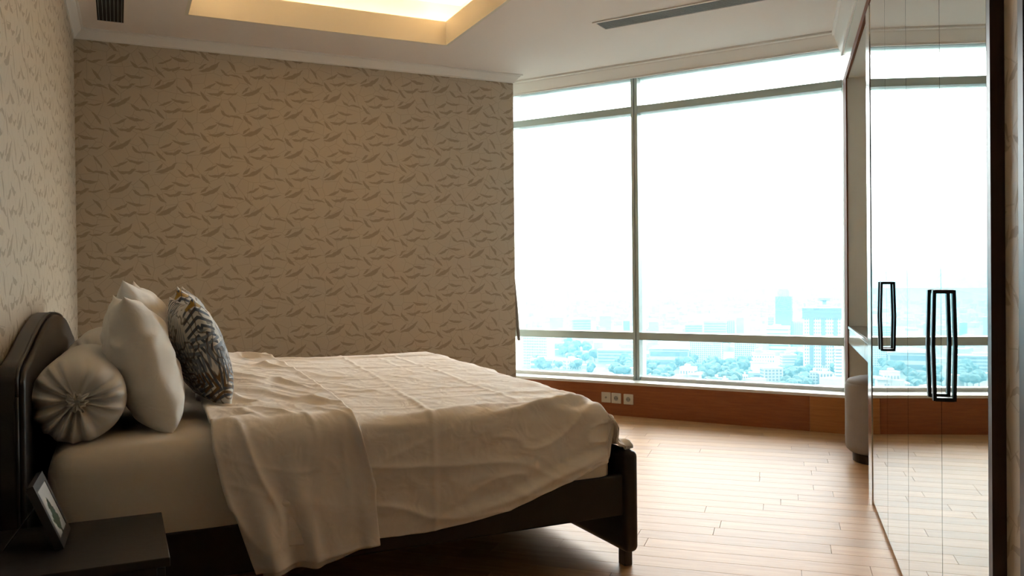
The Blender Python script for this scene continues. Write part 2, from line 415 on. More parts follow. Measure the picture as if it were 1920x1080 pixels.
# ---------------------------------------------------------------- the setting
def clip_poly(poly, ax, val, keep_less):
    out = []
    for i in range(len(poly)):
        p, q = poly[i], poly[(i + 1) % len(poly)]
        ip = (p[ax] <= val) == keep_less; iq = (q[ax] <= val) == keep_less
        if ip: out.append(p)
        if ip != iq:
            t = (val - p[ax]) / (q[ax] - p[ax]); out.append((p[0] + t * (q[0] - p[0]), p[1] + t * (q[1] - p[1])))
    return out
wa = WP(-0.55, 0.38); wb_ = WP(4.1, 0.38)
ROOM = [(left_x(-2.25) - 0.12, -2.25), (2.9, -2.25), (5.3, 2.6), (wb_.x, wb_.y), (wa.x, wa.y), (left_x(6.9) - 0.12, 6.9)]
wf = WP(-0.55, 0.02); wg = WP(4.1, 0.02)
ROOMF = [(left_x(-2.25) - 0.12, -2.25), (2.9, -2.25), (5.3, 2.6), (wg.x, wg.y), (wf.x, wf.y), (left_x(6.9) - 0.12, 6.9)]

# floor: slab with boards laid square to the wardrobe
fl = struct('floor', MB().prism(ROOMF, -0.22, -0.006), M['subfloor'], 'glossy light oak board floor')
PW = 0.115; PT = 0.006
plank_mesh = []
for Lp in (0.78, 0.92, 1.06, 1.2):
    mb = MB(); g = 0.0005; c = 0.0008
    x0, x1, y0, y1 = -Lp / 2 + g, Lp / 2 - g, -PW / 2 + g, PW / 2 - g
    vs = [(x0, y0, -PT), (x1, y0, -PT), (x1, y1, -PT), (x0, y1, -PT), (x0, y0, -c), (x1, y0, -c), (x1, y1, -c), (x0, y1, -c),
          (x0 + c, y0 + c, 0), (x1 - c, y0 + c, 0), (x1 - c, y1 - c, 0), (x0 + c, y1 - c, 0)]
    fs = [(0, 1, 5, 4), (1, 2, 6, 5), (2, 3, 7, 6), (3, 0, 4, 7), (4, 5, 9, 8), (5, 6, 10, 9), (6, 7, 11, 10), (7, 4, 8, 11), (8, 9, 10, 11)]
    me = bpy.data.meshes.new('floor_board'); me.from_pydata(vs, [], fs); me.materials.append(M['plank']); plank_mesh.append((Lp, me))
plank_rot = math.atan2(DN.y, DN.x)
n_pl = 0
for row in range(62):
    t = 0.95 + row * PW; te = t + PW / 2 + .002
    o_end = min(0.57, (DW + .03 - (t - PW / 2) * DT.dot(WN)) / DN.dot(WN) - ED)
    o = max((te * DT.y - YB + .004) / -DN.y - ED, (0.10 - t * DT.x) / DN.x - ED, -2.9)
    o -= 0 if o > -2.6 else 0
    first = True
    while o < o_end - 0.06 and n_pl < 299:
        Lp, me = random.choice(plank_mesh)
        use = min(Lp, o_end - o)
        if first: use = min(use, random.uniform(0.35, 1.0)); first = False
        if o_end - o - use < 0.12: use = o_end - o
        c = DP(t, o + use / 2); o += use
        b_ = bpy.data.objects.new('floor_board', me); COL.objects.link(b_); b_.parent = fl
        b_.location = (c.x, c.y, 0.0); b_.rotation_euler = (0, 0, plank_rot); b_.scale = (use / Lp, 1, 1); n_pl += 1

# ceiling with a recessed tray
TX0, TX1, TY0, TY1 = 0.417, 2.157, 1.65, 5.626
mb = MB()
for cl in ([(0, TX0, True)], [(0, TX1, False)], [(0, TX0, False), (0, TX1, True), (1, TY1, False)], [(0, TX0, False), (0, TX1, True), (1, TY0, True)]):
    P = ROOM
    for c in cl: P = clip_poly(P, *c)
    mb.prism(P, ZC, ZC + 0.02)
ceil = struct('ceiling', mb, M['ceiling'], 'white painted ceiling with a warm lit recessed tray')
LIP = 0.168; PK = 0.17; UP = 0.36
mb = MB(); e = 0.018
d_ = .004; zb = ZC - .0008
mb.box(TX0 - e, TX1 + e, TY1 - d_, TY1 + e, zb, ZC + LIP).box(TX0 - e, TX1 + e, TY0 - e, TY0 + d_, zb, ZC + LIP)
mb.box(TX0 - e, TX0 + d_, TY0 + d_, TY1 - d_, zb, ZC + LIP).box(TX1 - d_, TX1 + e, TY0 + d_, TY1 - d_, zb, ZC + LIP)
link('tray_fascia', mb, M['cove'], ceil)
a0, a1, b0, b1 = TX0 - e - PK, TX1 + e + PK, TY0 - e - PK, TY1 + e + PK
mb = MB()
mb.box(a0 - .02, a1 + .02, b1, b1 + .02, ZC + .02, ZC + UP).box(a0 - .02, a1 + .02, b0 - .02, b0, ZC + .02, ZC + UP)
mb.box(a0 - .02, a0, b0, b1, ZC + .02, ZC + UP).box(a1, a1 + .02, b0, b1, ZC + .02, ZC + UP)
mb.box(a0 - .02, a1 + .02, b0 - .02, b1 + .02, ZC + UP, ZC + UP + .02)
link('tray_top', mb, M['cove'], ceil)
mb = MB(); h0, h1 = ZC + .03, ZC + .045
mb.box(a0 + .06, a1 - .06, b1 - .09, b1 - .07, h0, h1).box(a0 + .06, a1 - .06, b0 + .07, b0 + .09, h0, h1)
mb.box(a0 + .07, a0 + .09, b0 + .1, b1 - .1, h0, h1).box(a1 - .09, a1 - .07, b0 + .1, b1 - .1, h0, h1)
link('light_strip', mb, M['led'], ceil)
# slab over everything so no sky leaks in
struct('ceiling_slab', MB().prism(ROOM, ZC + UP + .06, ZC + UP + .2), M['ceiling'])
SC.objects['ceiling_slab'].name = 'ceiling_slab'; SC.objects['ceiling_slab'].parent = ceil

# walls
ZT = ZC + 0.5
wl = struct('wall_left', MB().prism([(left_x(-2.3), -2.3), (left_x(YB + .7), YB + .7), (left_x(YB + .7) - .15, YB + .7), (left_x(-2.3) - .15, -2.3)], -0.2, ZT), M['paper'], 'papered wall behind the headboard')
set_uv(wl, lambda v: (v.y, v.z))
BWX = 2.975
wbk = struct('wall_back', MB().prism([(left_x(YB), YB), (BWX, YB), (BWX, YB + .45), (left_x(YB), YB + .45)], -0.2, ZT), M['paper'], 'long wall papered with a beige leaf pattern')
set_uv(wbk, lambda v: (v.x + (v.y - YB if abs(v.x - BWX) < 1e-4 and v.y > YB else 0) + 0.06, v.z + 0.045))
struct('wall_behind_pocket', MB().prism([(left_x(YB), YB + .45), (BWX + .0, YB + .45), (WP(-.25, .12).x, WP(-.25, .12).y), (WP(-.25, .5).x, WP(-.25, .5).y), (left_x(YB), YB + .8)], -0.2, ZT), M['niche'])
SC.objects['wall_behind_pocket'].name = 'wall_pocket'

# wall below the window, its two wood panels, the sill
SP = (Vector((4.47, 4.484, 0)) - W0).dot(WT)
SJ = 2.78
ww = struct('wall_window', MB().frame_box(WP, -.5, SJ + 1.2, .014, .36, -.2, .25), M['niche'], 'low wall under the window faced with dark wood panels')
link('wood_panel', MB().frame_box(WP, -.45, SP - .001, 0, .014, 0.0, .252), M['panel'], ww)
link('wood_panel', MB().frame_box(WP, SP + .001, SJ, 0, .014, 0.0, .252), M['panel_light'], ww)
link('window_sill', MB().frame_box(WP, -.5, SJ + .3, -.004, .36, .252, .274), M['sill'], ww, bevel=.003)
# wall above the window head
struct('wall_header', MB().frame_box(WP, -.5, SJ + 1.2, .0, .40, 2.757, ZT), M['ceiling'])
# window
GO = 0.23
win = thing('window_1', 'wide window with grey-green metal frame looking out over a hazy city', None, tuple(WP(1.2, GO, .27)), kind='structure')
k = 1 + GO / DW
zz = lambda z: EYE + (z - EYE) * k
S0 = -.42
SM0 = (Vector((3.724, 5.622, 0)) * (1 + (GO - .06) / DW) - W0).dot(WT); SM1 = SM0 + .056
RU0, RU1, RL0, RL1 = zz(2.418), zz(2.4745), zz(.6222), zz(.6823)
ZB, ZH = .274, 2.765
link('mullion', MB().frame_box(WP, SM0, SM0 + .025, GO - .06, GO + .09, ZB, ZH), M['alu'], win, bevel=.002)
link('mullion', MB().frame_box(WP, SM0 + .030, SM1, GO - .06, GO + .09, ZB, ZH), M['alu'], win, bevel=.002)
link('mullion_gasket', MB().frame_box(WP, SM0 + .025, SM0 + .030, GO - .045, GO + .08, ZB, ZH), M['black'], win)
for (s0, s1) in ((S0, SM0), (SM1, SJ)):
    link('transom', MB().frame_box(WP, s0, s1, GO - .055, GO + .07, RU0, RU1), M['alu'], win, bevel=.002)
    link('transom', MB().frame_box(WP, s0, s1, GO - .055, GO + .07, RL0, RL1), M['alu'], win, bevel=.002)
    link('sill_rail', MB().frame_box(WP, s0, s1, GO - .03, GO + .05, ZB, ZB + .026), M['sill'], win)
    link('head_rail', MB().frame_box(WP, s0, s1, GO - .04, GO + .05, 2.772 - .02, 2.772 + .02), M['alu'], win)
    for (z0, z1) in ((ZB + .026, RL0), (RL1, RU0), (RU1, 2.755)):
        link('window_pane', MB().frame_box(WP, s0, s1, GO + .010, GO + .016, z0, z1), M['glass'], win)

# crown mouldings
def crown(h, q): return [(0, 0), (0, h), (q * .14, h), (q * .16, h * .86), (q * .30, h * .70), (q * .55, h * .44), (q * .74, h * .24), (q * .78, h * .16), (q * .96, h * .15), (q, h * .13), (q, 0)]
struct('trim_1', MB().sweep([(left_x(-2.2), -2.2), (left_x(YB), YB), (BWX, YB), (BWX, YB + .40)], crown(.066, .062), ZC), M['crown'], 'white crown moulding along the papered walls')
struct('trim_2', MB().sweep([tuple(WP(-.45))[:2], tuple(WP(SJ + .0))[:2]], crown(.095, .125), ZC), M['crown'], 'white crown moulding over the window')

# wardrobe wall
T_JAMB = pt_on_d(4.389, 4.035); T_EDGE = pt_on_d(3.39, 3.003); T_WIN = pt_on_d(4.60, 4.285)
T_D = [pt_on_d(3.278, 2.884), pt_on_d(2.852, 2.434), pt_on_d(2.434, 1.991), pt_on_d(1.993, 1.526), pt_on_d(1.622, 1.133)]
T_F0, T_F1, T_P = pt_on_d(1.604, 1.115), pt_on_d(1.524, 1.030), pt_on_d(1.447, .949)
struct('wall_stub', MB().frame_box(DP, T_JAMB + .021, T_WIN + .42, .008, .10, 0, ZT), M['niche'], 'narrow wall strip between the niche and the window')
struct('wall_wardrobe_header', MB().frame_box(DP, T_P, T_WIN + .1, 0.0, .06, 2.4685, ZT), M['gloss_white'], 'glossy white panel above the wardrobe and niche')
SC.objects['wall_wardrobe_header'].name = 'wall_header_right'
struct('trim_3', MB().sweep([tuple(DP(T_WIN + .0))[:2], tuple(DP(T_P))[:2]], crown(.15, .075), ZC), M['crown'], 'white crown moulding above the wardrobe')
struct('trim_4', MB().frame_box(DP, T_F0 - .0, T_JAMB + .24, -.003, .012, 2.418, 2.468), M['jamb'], 'wood lintel over wardrobe and niche')
struct('trim_5', MB().frame_box(DP, T_JAMB - .010, T_JAMB + .24, -.003, .006, 0, 2.418), M['jamb'], 'wood jamb at the far side of the niche')
struct('trim_6', MB().frame_box(DP, T_F1, T_F1 + .028, -.024, .5, 0, 2.418), M['jamb_dark'], 'dark wood post at the near end of the wardrobe')
pier = struct('wall_right', MB().frame_box(DP, T_P, T_F1 - .002, .0, .62, -.0, ZT), M['paper'], 'narrow papered pier beside the dark post')
set_uv(pier, lambda v: (v.dot(DT) * 1.0 + v.dot(DN) * .7, v.z))
struct('trim_7', MB().frame_box(DP, T_P - .035, T_P - .001, -.004, .62, 0, 2.6), M['jamb_dark'], 'dark wood edge of the entrance opening')
# entrance hall walls, out of view
c0 = DP(T_P - .02, .58); 
struct('wall_hall', MB().prism([(c0.x, c0.y), (c0.x + .14, c0.y + .14), (3.0, .55), (3.0, -2.3), (2.85, -2.3), (2.85, .35)], -.2, ZT), M['hall'])
struct('wall_behind', MB().box(left_x(-2.25) - .2, 3.0, -2.4, -2.25, -.2, ZT), M['hall'])
# niche shell
ND = .58
struct('wall_niche_far', MB().frame_box(DP, T_JAMB - .0, T_JAMB + .02, .006, ND + .1, 0, 2.46), M['niche'], 'pale side wall of the dressing niche')
struct('wall_niche_back', MB().frame_box(DP, T_EDGE - .3, T_JAMB + .02, ND, ND + .08, 0, 2.6), M['niche'], 'back wall of the dressing niche')
struct('wall_niche_top', MB().frame_box(DP, T_EDGE - .02, T_JAMB + .02, .013, ND + .02, 2.422, 2.46), M['niche'])
# outer enclosure behind wardrobe and niche
struct('wall_outer', MB().frame_box(DP, T_P, T_WIN + 1.2, .72, .80, -.2, ZT), M['niche'])

# ---------------------------------------------------------------- wardrobe with four mirror doors
war = thing('wardrobe', 'built-in wardrobe with four tall mirror doors and dark bronze handles', 'wardrobe', tuple(DP(T_D[2], 0.25, 0)))
link('carcass', MB().frame_box(DP, T_F1 + .034, T_EDGE - .02, .06, .60, .0, 2.410), M['jamb_dark'], war)
link('end_panel', MB().frame_box(DP, T_EDGE - .018, T_EDGE, .0, .60, .0, 2.412), M['slat'], war)
link('plinth', MB().frame_box(DP, T_F1 + .034, T_EDGE - .002, .025, .06, 0, .018), M['black'], war)
DOOR_ANG = [0.0, 0.0, 0.0, 0.0]
HZ = [(.800, 1.080), (.800, 1.080), (.772, 1.064), (.772, 1.064)]
for kd in range(4):
    t1, t0 = T_D[kd], T_D[kd + 1]
    g = .0018
    hinge_far = kd in (0, 2)            # doors open in pairs; outer edges hinged
    th, tf = (t1, t0) if hinge_far else (t0, t1)
    sgn = 1 if tf > th else -1; wd = abs(t1 - t0) - 2 * g; ang = DOOR_ANG[kd]
    def DF(a, b, z, th=th, sgn=sgn, ang=ang):      # a: 0 at hinge..wd, b: out-of-plane (negative = towards room)
        ca, sa = math.cos(ang), math.sin(ang)
        return DP(th + sgn * (g + a * ca - b * 0), b * ca - a * sa, z)
    door = link('door', MB().frame_box(DF, 0, wd, .0025, .022, .022, 2.410), M['chrome'], war)
    link('mirror_panel', MB().frame_box(DF, .001, wd - .001, -.0005, .0024, .023, 2.409), M['mirror'], door)
    # bowed pull handle by the free edge
    z0, z1 = HZ[kd]; ah = wd - .040; bw, bt = .020, .0085
    mb = MB()
    npt = 9; offs = []
    for q in range(npt):
        u = q / (npt - 1); offs.append((-.0235 - .0035 * (1 - abs(2 * u - 1)), z0 + (z1 - z0) * u))
    vs = []
    for (bo, z) in offs:
        for (da, db) in ((-bw / 2, -bt / 2), (bw / 2, -bt / 2), (bw / 2, bt / 2), (-bw / 2, bt / 2)): vs.append(DF(ah + da, bo + db, z))
    fs = []
    for q in range(npt - 1):
        for r in range(4): fs.append((q * 4 + r, q * 4 + (r + 1) % 4, (q + 1) * 4 + (r + 1) % 4, (q + 1) * 4 + r))
    fs += [(0, 1, 2, 3), tuple(range(npt * 4 - 4, npt * 4))]
    mb.add(vs, fs)
    mb.frame_box(DF, ah - bw / 2, ah + bw / 2, -.0235, -.0005, z0 - .001, z0 + .009).frame_box(DF, ah - bw / 2, ah + bw / 2, -.0235, -.0005, z1 - .009, z1 + .001)
    link('handle', mb, M['handle'], door)
link('edge_strip', MB().frame_box(DP, T_D[0] + .004, T_EDGE + .001, -.004, .024, .0, 2.412), M['chrome'], war)
link('edge_strip', MB().frame_box(DP, T_F1 + .030, T_D[4] - .004, .001, .05, .0, 2.412), M['chrome'], war)

# ---------------------------------------------------------------- dressing table and pouf in the niche
ZV = .777
va = thing('dressing_table', 'white gloss dressing table with a dark top built into the niche', 'table', tuple(DP((T_EDGE + T_JAMB) / 2, .28, .66)))
link('table_top', MB().frame_box(DP, T_EDGE + .004, T_JAMB - .004, .012, ND - .002, ZV - .012, ZV), M['dark_top'], va, bevel=.002)
link('top_edge', MB().frame_box(DP, T_EDGE + .004, T_JAMB - .004, .0, .012, ZV - .014, ZV + .001), M['chrome'], va)
link('apron', MB().frame_box(DP, T_EDGE + .004, T_JAMB - .004, .022, ND - .002, ZV - .116, ZV - .012), M['niche'], va)
tm = pt_on_d(3.568, 3.191)
link('drawer_front', MB().frame_box(DP, tm + .003, T_JAMB - .006, .004, .022, ZV - .114, ZV - .017), M['gloss_white'], va, bevel=.002)
link('drawer_front', MB().frame_box(DP, T_EDGE + .006, tm - .003, .004, .022, ZV - .114, ZV - .017), M['gloss_white'], va, bevel=.002)
# wall outlet of the niche
so = thing('niche_outlet', 'small beige outlet on the side wall inside the dressing niche', 'outlet', tuple(DP(T_JAMB, .17, .87)))
link('plate', MB().frame_box(DP, T_JAMB - .009, T_JAMB - .0005, .12 + .02, .20 + .02, .845, .925), M['white_plastic'], so, bevel=.003)
link('socket_face', MB().frame_box(DP, T_JAMB - .011, T_JAMB - .009, .15 + .02, .18 + .02, .865, .905), M['grey_plastic'], so)
pc = (4.10, 3.545, 0)
pf = thing('pouf', 'round grey velvet pouf on a dark base half hidden by the wardrobe', 'pouf', pc)
link('base', MB().lathe([(.150, 0), (.158, .004), (.160, .05), (.150, .06)], pc, 40), M['handle'], pf, smooth=False)
prof = [(.15, .055), (.175, .06), (.192, .075), (.199, .10), (.2, .15), (.2, .40), (.1985, .455), (.194, .468), (.190, .470), (.192, .474), (.18, .490), (.14, .503), (.08, .510), (.0005, .512)]
link('upholstery', MB().lathe(prof, pc, 48), M['velvet'], pf, smooth=True)
link('base_stud', MB().box(pc[0] - .155, pc[0] - .145, pc[1] - .075, pc[1] - .065, .01, .045), M['chrome'], pf)

# ---------------------------------------------------------------- bed
BY0, BY1 = 2.69, 4.56            # outer faces of the rails
bed = thing('bed', 'double bed upholstered in dark brown leatherette with arched headboard', 'bed', (0.75, 3.62, 0))
# headboard: follows the wall, camel-back outline
HBT = 0.060
def hb_x(y): return left_x(y) + 0.006
hp = [(2.600, .80), (2.605, .850), (2.64, .878), (2.72, .889), (2.85, .907), (3.05, .946), (3.25, .976), (3.42, .994), (3.60, 1.0), (3.80, .994), (4.0, .983), (4.13, .972), (4.28, .947), (4.44, .911), (4.56, .882), (4.66, .864), (4.708, .845), (4.716, .80)]
ring = [(y, z) for y, z in hp] + [(4.716, .12), (2.600, .12)]
def hb_mesh(inset, d0, d1):
    cy, cz = 3.658, .55; R = []
    for (y, z) in ring:
        yy = y + inset * (1 if y < cy else -1) * min(1, abs(y - cy) / .9); zz_ = z - inset * (1 if z > .5 else -1)
        R.append((yy, zz_))
    vs = []; n = len(R)
    for dd in (d0, d1):
        for (y, z) in R: vs.append((hb_x(y) + dd, y, z))
    fs = [tuple(range(n)), tuple(range(n, 2 * n))] + [(i, (i + 1) % n, n + (i + 1) % n, n + i) for i in range(n)]
    return MB().add(vs, fs)
hb = link('headboard', hb_mesh(0, 0, HBT - .012), M['leather'], bed, bevel=.008, seg=3)
link('headboard_pad', hb_mesh(.012, HBT - .014, HBT + .006), M['leather'], hb, bevel=.014, seg=4)
link('piping', MB().tube([(hb_x(y) + HBT - .012, y + (.003 if y < 3.6 else -.003), z - .002) for y, z in hp], .0045, 6), M['leather'], hb, smooth=True)
link('piping', MB().tube([(hb_x(2.601) + HBT - .012, 2.603, z) for z in (.14, .4, .6, .80)], .0045, 6), M['leather'], hb, smooth=True)
for y in (2.70, 4.52): link('leg', MB().box(hb_x(y) + .010, hb_x(y) + .050, y - .02, y + .03, 0, .125), M['espresso'], bed)
# rails, base, footboard
link('side_rail', MB().box(-.20, 1.735, BY0, BY0 + .035, .200, .357), M['leather'], bed, bevel=.008, seg=3)
link('side_rail', MB().box(-.20, 1.735, BY1 - .035, BY1, .200, .357), M['leather'], bed, bevel=.008, seg=3)
link('bed_base', MB().box(-.19, 1.73, BY0 + .04, BY1 - .04, .27, .299), M['espresso'], bed)
FX0, FX1 = 1.728, 1.792
fb = link('footboard', MB().box(FX0, FX1, 2.668, 4.585, .056, .448), M['leather'], bed, bevel=.026, seg=5)
for y in (2.70, 4.50): link('leg', MB().box(1.742, 1.778, y, y + .045, 0, .06), M['espresso'], bed, bevel=.003)

# mattress in a fitted sheet
def rounded_slab(x0, x1, y0, y1, z0, z1, rt, rb, nx, seed, amp=0.004, rc=.07):
    """closed mattress shell: rings of a rounded rectangle"""
    def ring_pts(inset, z):
        r = max(.012, rc - inset); pts = []
        X0, X1, Y0, Y1 = x0 + inset, x1 - inset, y0 + inset, y1 - inset
        def side(p, q, n): return [(p[0] + (q[0] - p[0]) * i / n, p[1] + (q[1] - p[1]) * i / n) for i in range(n)]
        def corner(cx, cy, a0, n=6): return [(cx + r * math.cos(a0 + math.pi / 2 * i / n), cy + r * math.sin(a0 + math.pi / 2 * i / n)) for i in range(n)]
        pts += corner(X1 - r, Y0 + r, -math.pi / 2) + side((X1, Y0 + r), (X1, Y1 - r), nx) + corner(X1 - r, Y1 - r, 0) + side((X1 - r, Y1), (X0 + r, Y1), nx)
        pts += corner(X0 + r, Y1 - r, math.pi / 2) + side((X0, Y1 - r), (X0, Y0 + r), nx) + corner(X0 + r, Y0 + r, math.pi) + side((X0 + r, Y0), (X1 - r, Y0), nx)
        return [(p[0], p[1], z) for p in pts]
    rows = []
    for k_ in range(5): a = math.pi / 2 * k_ / 4; rows.append(ring_pts(rb * (1 - math.sin(a)), z0 + rb * (1 - math.cos(a))))
    for k_ in range(1, 7): rows.append(ring_pts(0, z0 + rb + (z1 - rt - z0 - rb) * k_ / 7))
    for k_ in range(8): a = math.pi / 2 * k_ / 7; rows.append(ring_pts(rt * (1 - math.cos(a)), z1 - rt + rt * math.sin(a)))
    for ins in (.12, .22, .4, .6, .8): rows.append(ring_pts(ins, z1 + .004))
    A = np.array(rows); n = A.shape[1]
    w = fbm(A[..., 0] * 5 + A[..., 1] * 3, A[..., 2] * 6 + A[..., 1] * 4, 3, seed) * amp
    c = np.array([(x0 + x1) / 2, (y0 + y1) / 2, (z0 + z1) / 2]); dirv = A - c; dirv /= np.linalg.norm(dirv, axis=2, keepdims=True)
    A = A + dirv * w[..., None]
    vs = [tuple(q) for q in A.reshape(-1, 3)]; m = len(rows)
    fs = [(j * n + i, j * n + (i + 1) % n, (j + 1) * n + (i + 1) % n, (j + 1) * n + i) for j in range(m - 1) for i in range(n)]
    fs += [tuple(reversed(range(n))), tuple(range((m - 1) * n, m * n))]
    return MB().add(vs, fs)
MT = .628
mat_o = link('mattress', rounded_slab(-.195, 1.70, 2.695, 4.53, .302, MT, .075, .03, 36, 3, .005), M['sheet'], None, smooth=True, org=(.75, 3.6, .302))
tag(mat_o, 'thick mattress under a cream fitted sheet on the dark bed', 'mattress')

# ---------------------------------------------------------------- duvet
def normals(A):
    du = np.gradient(A, axis=0); dv = np.gradient(A, axis=1); n = np.cross(du, dv)
    return n / (np.linalg.norm(n, axis=2, keepdims=True) + 1e-9)
def top_z(y): return .652 + .050 * np.clip((y - 2.7) / 1.8, 0, 1)
def cloth(name, A, mat, parent, th, flip=False):
    mb = MB().grid(A)
    o = link(name, mb, mat, parent, smooth=True, org=(.9, 3.4, .3), recalc=False) if parent is None else link(name, mb, mat, parent, smooth=True, recalc=False)
    if flip:
        o.data.flip_normals()
    md = o.modifiers.new('thickness', 'SOLIDIFY'); md.thickness = th; md.offset = -1
    sd = o.modifiers.new('smooth', 'SUBSURF'); sd.levels = 1; sd.render_levels = 1
    return o

NXD = 150
xs = np.concatenate([np.linspace(.42, 1.58, 112), np.linspace(1.585, 1.80, 38)])
footx = np.array([0, .05, .085, .115, .138, .156, .172, .205, .2145]); footz = np.array([0, -.012, -.045, -.095, -.142, -.172, -.190, -.194, -.200])
def profile(xcol, top_off, out, zh, nfar=10, ntop=150, nside=56, foot=True, rr=.075, yfar=4.60, yn=2.655):
    """one column across the bed: far drop, top, rounded near edge, near drop to zh"""
    s = max(0.0, xcol - 1.585) if foot else 0
    if s > 0: xx = 1.585 + np.interp(s, footx, footx) ; dz = np.interp(s, footx, footz)
    else: xx = xcol; dz = 0
    r = rr if s <= 0.05 else max(.02, rr * (1 - (s - .05) / .05))
    yn_ = yn - out + max(0.0, s - .10) * 0.9
    pts = []
    lift = lambda zz0: zz0 + top_off + dz * (zz0 - .457) / .195
    zt_f = lift(float(top_z(4.5))); zt_n = lift(float(top_z(2.7)))
    zf = max(.34, zt_f - .22)
    for i in range(nfar): pts.append((yfar, zf + (zt_f - .06 - zf) * i / nfar))
    for i in range(6): a = math.pi / 2 * i / 6; pts.append((yfar - .06 + .06 * math.cos(a), zt_f - .06 + .06 * math.sin(a)))
    ys = np.linspace(yfar - .06, yn_ + r, ntop)
    for y in ys: pts.append((y, lift(float(top_z(y)))))
    for i in range(1, 10): a = math.pi / 2 * i / 10; pts.append((yn_ + r - r * math.sin(a), zt_n - r + r * math.cos(a)))
    for i in range(nside):
        u = i / (nside - 1); pts.append((yn_ - .012 * u, zt_n - r + (zh - (zt_n - r)) * u))
    P = np.array(pts); return np.column_stack([np.full(len(P), xx), P[:, 0], P[:, 1]])
hemx = [.25, .76, .92, 1.06, 1.22, 1.32, 1.45, 1.54, 1.60, 1.64]; hemz = [.30, .262, .258, .272, .298, .326, .368, .392, .412, .425]
cols = []
for x in xs:
    s = x - 1.585
    zh = np.interp(x, hemx, hemz)
    if s > .05:
        q = min(1, (s - .05) / .02); ztn = .652 + np.interp(s, footx, footz)
        zh = zh * (1 - q) + (ztn - .028) * q; zh = min(zh, ztn - .024)
    cols.append(profile(x, 0, 0, zh))
A = np.array(cols)                                    # (nx, np, 3)
# arc length across, for wrinkle coordinates
arc = np.concatenate([np.zeros((A.shape[0], 1)), np.cumsum(np.linalg.norm(np.diff(A, axis=1), axis=2), axis=1)], axis=1)
X_ = np.repeat(xs[:, None], A.shape[1], 1)
N = normals(A); N *= np.sign(N[60, 50, 2])
yv = A[..., 1]; zv = A[..., 2]
side = sstep(2.80, 2.70, yv)
topm = 1 - side
def wrinkle(x, y, freq, ang, stretch, seed, sharp=3.0, warp=.25):
    c_, s_ = math.cos(ang), math.sin(ang)
    xw = x + warp * .12 * vnoise(x * 4, y * 4, seed + 1); yw = y + warp * .12 * vnoise(x * 4 + 9, y * 4, seed + 2)
    u = (xw * c_ + yw * s_) * freq / stretch; v = (-xw * s_ + yw * c_) * freq
    return ((1 - np.abs(vnoise(u, v, seed))) ** sharp - .3) * (.35 + .65 * sstep(-.3, .5, vnoise(x * 1.6, y * 1.6, seed + 5)))
w = topm * (.007 * fbm(X_ * 2.2, arc * 2.0, 3, 1) + .014 * wrinkle(X_, arc, 7, .12, 6, 5) + .006 * wrinkle(X_, arc, 13, -.1, 8, 7) + .006 * wrinkle(X_, arc, 9, 1.2, 4, 17))
w += topm * .006 * wrinkle(X_, arc, 18, .2, 5, 63)
foot_e = sstep(.95, 1.55, X_)
w += side * (.004 + .009 * foot_e) * wrinkle(X_, arc, 15, -.35, 4, 61)
w += side * (.046 * foot_e * wrinkle(X_, arc, 6.5, -.28, 5, 9, 3.2) + .017 * wrinkle(X_, arc, 8, .15, 5, 11) + .009 * fbm(X_ * 2.8, arc * 2.2, 2, 13) + .018 * foot_e * wrinkle(X_, arc, 11, .7, 3, 15))
# billow of the hem
below = np.clip((.56 - zv) / .3, 0, 1) * side
w += below * (.018 * np.sin(X_ * 5.2 + .6) * np.clip(1.5 - X_, .15, 1) + .012)
HM = np.interp(X_, hemx, hemz)
w += side * sstep(.9, 1.2, X_) * (.012 * np.exp(-((zv - HM - .035) / .016) ** 2) - .006 * np.exp(-((zv - HM - .075) / .02) ** 2))
# packing crease running across the bed, and short ones by its far end
def crease(x0, slope, amp, wd): 
    d = (X_ - (x0 + slope * (yv - 2.65))); return amp * np.exp(-(d / wd) ** 2)
w += crease(.955, .075, .0060, .008) * (.4 + .6 * sstep(.2, .5, vnoise(arc * 3, X_ * 0, 21) + .5))
w += crease(1.32, .02, .0035, .008) * topm + crease(1.16, .06, .003, .006) * topm * sstep(3.4, 4.0, yv)
# foot corner tucks
cr = np.exp(-((X_ - 1.57) / .10) ** 2) * np.exp(-((yv - 2.72) / .10) ** 2)
w += cr * (.012 * np.sin(arc * 46 + X_ * 30))
fz = sstep(1.60, 1.70, X_)
w += fz * (.008 * (ridge(X_ * 2, arc * 5.5, 31, 2) - .4)) * sstep(1.80, 1.72, X_)
A = A + N * w[..., None]
A[..., 2] = np.maximum(A[..., 2], np.where((A[..., 0] > 1.70) & (A[..., 0] < 1.80), .458, 0))
duv = cloth('duvet', A, M['duvet'], None, .010)
tag(duv, 'wrinkled cream duvet spread over the bed and hanging down its side', 'duvet')
# flip check: normals must point outwards
if duv.data.polygons[60 * (A.shape[1] - 1) + 50].normal.z < 0: duv.data.flip_normals()

# folded-back top of the duvet
NF = 64
def flap_edges(y, z):
    """left and right x of the fold at a point of the profile"""
    if y > 2.75:
        return .255 + .0 * y, .69 + .018 * (y - 2.75) + .02 * math.sin((y - 2.7) * 2.2)
    lz = [.18, .215, .365, .482, .613, .68]; lx = [.372, .364, .316, .280, .250, .250]
    rx = [.762, .757, .742, .722, .695, .688]
    return float(np.interp(z, lz, lx)), float(np.interp(z, [.18, .25, .428, .55, .656, .70], rx))
u_ = np.linspace(0, 1, NF); cols = []
for u in u_:
    zh = .212 + .034 * u + .006 * math.sin(u * 9)
    c = profile(.5, .030, .016, zh, foot=False, rr=.085, yfar=4.615)
    for q in c:
        xl_, xr_ = flap_edges(q[1], q[2]); q[0] = xl_ + (xr_ - xl_) * u
    cols.append(c)
Fp = np.array(cols); U_ = np.repeat(u_[:, None], Fp.shape[1], 1)
arcF = np.concatenate([np.zeros((NF, 1)), np.cumsum(np.linalg.norm(np.diff(Fp, axis=1), axis=2), axis=1)], axis=1)
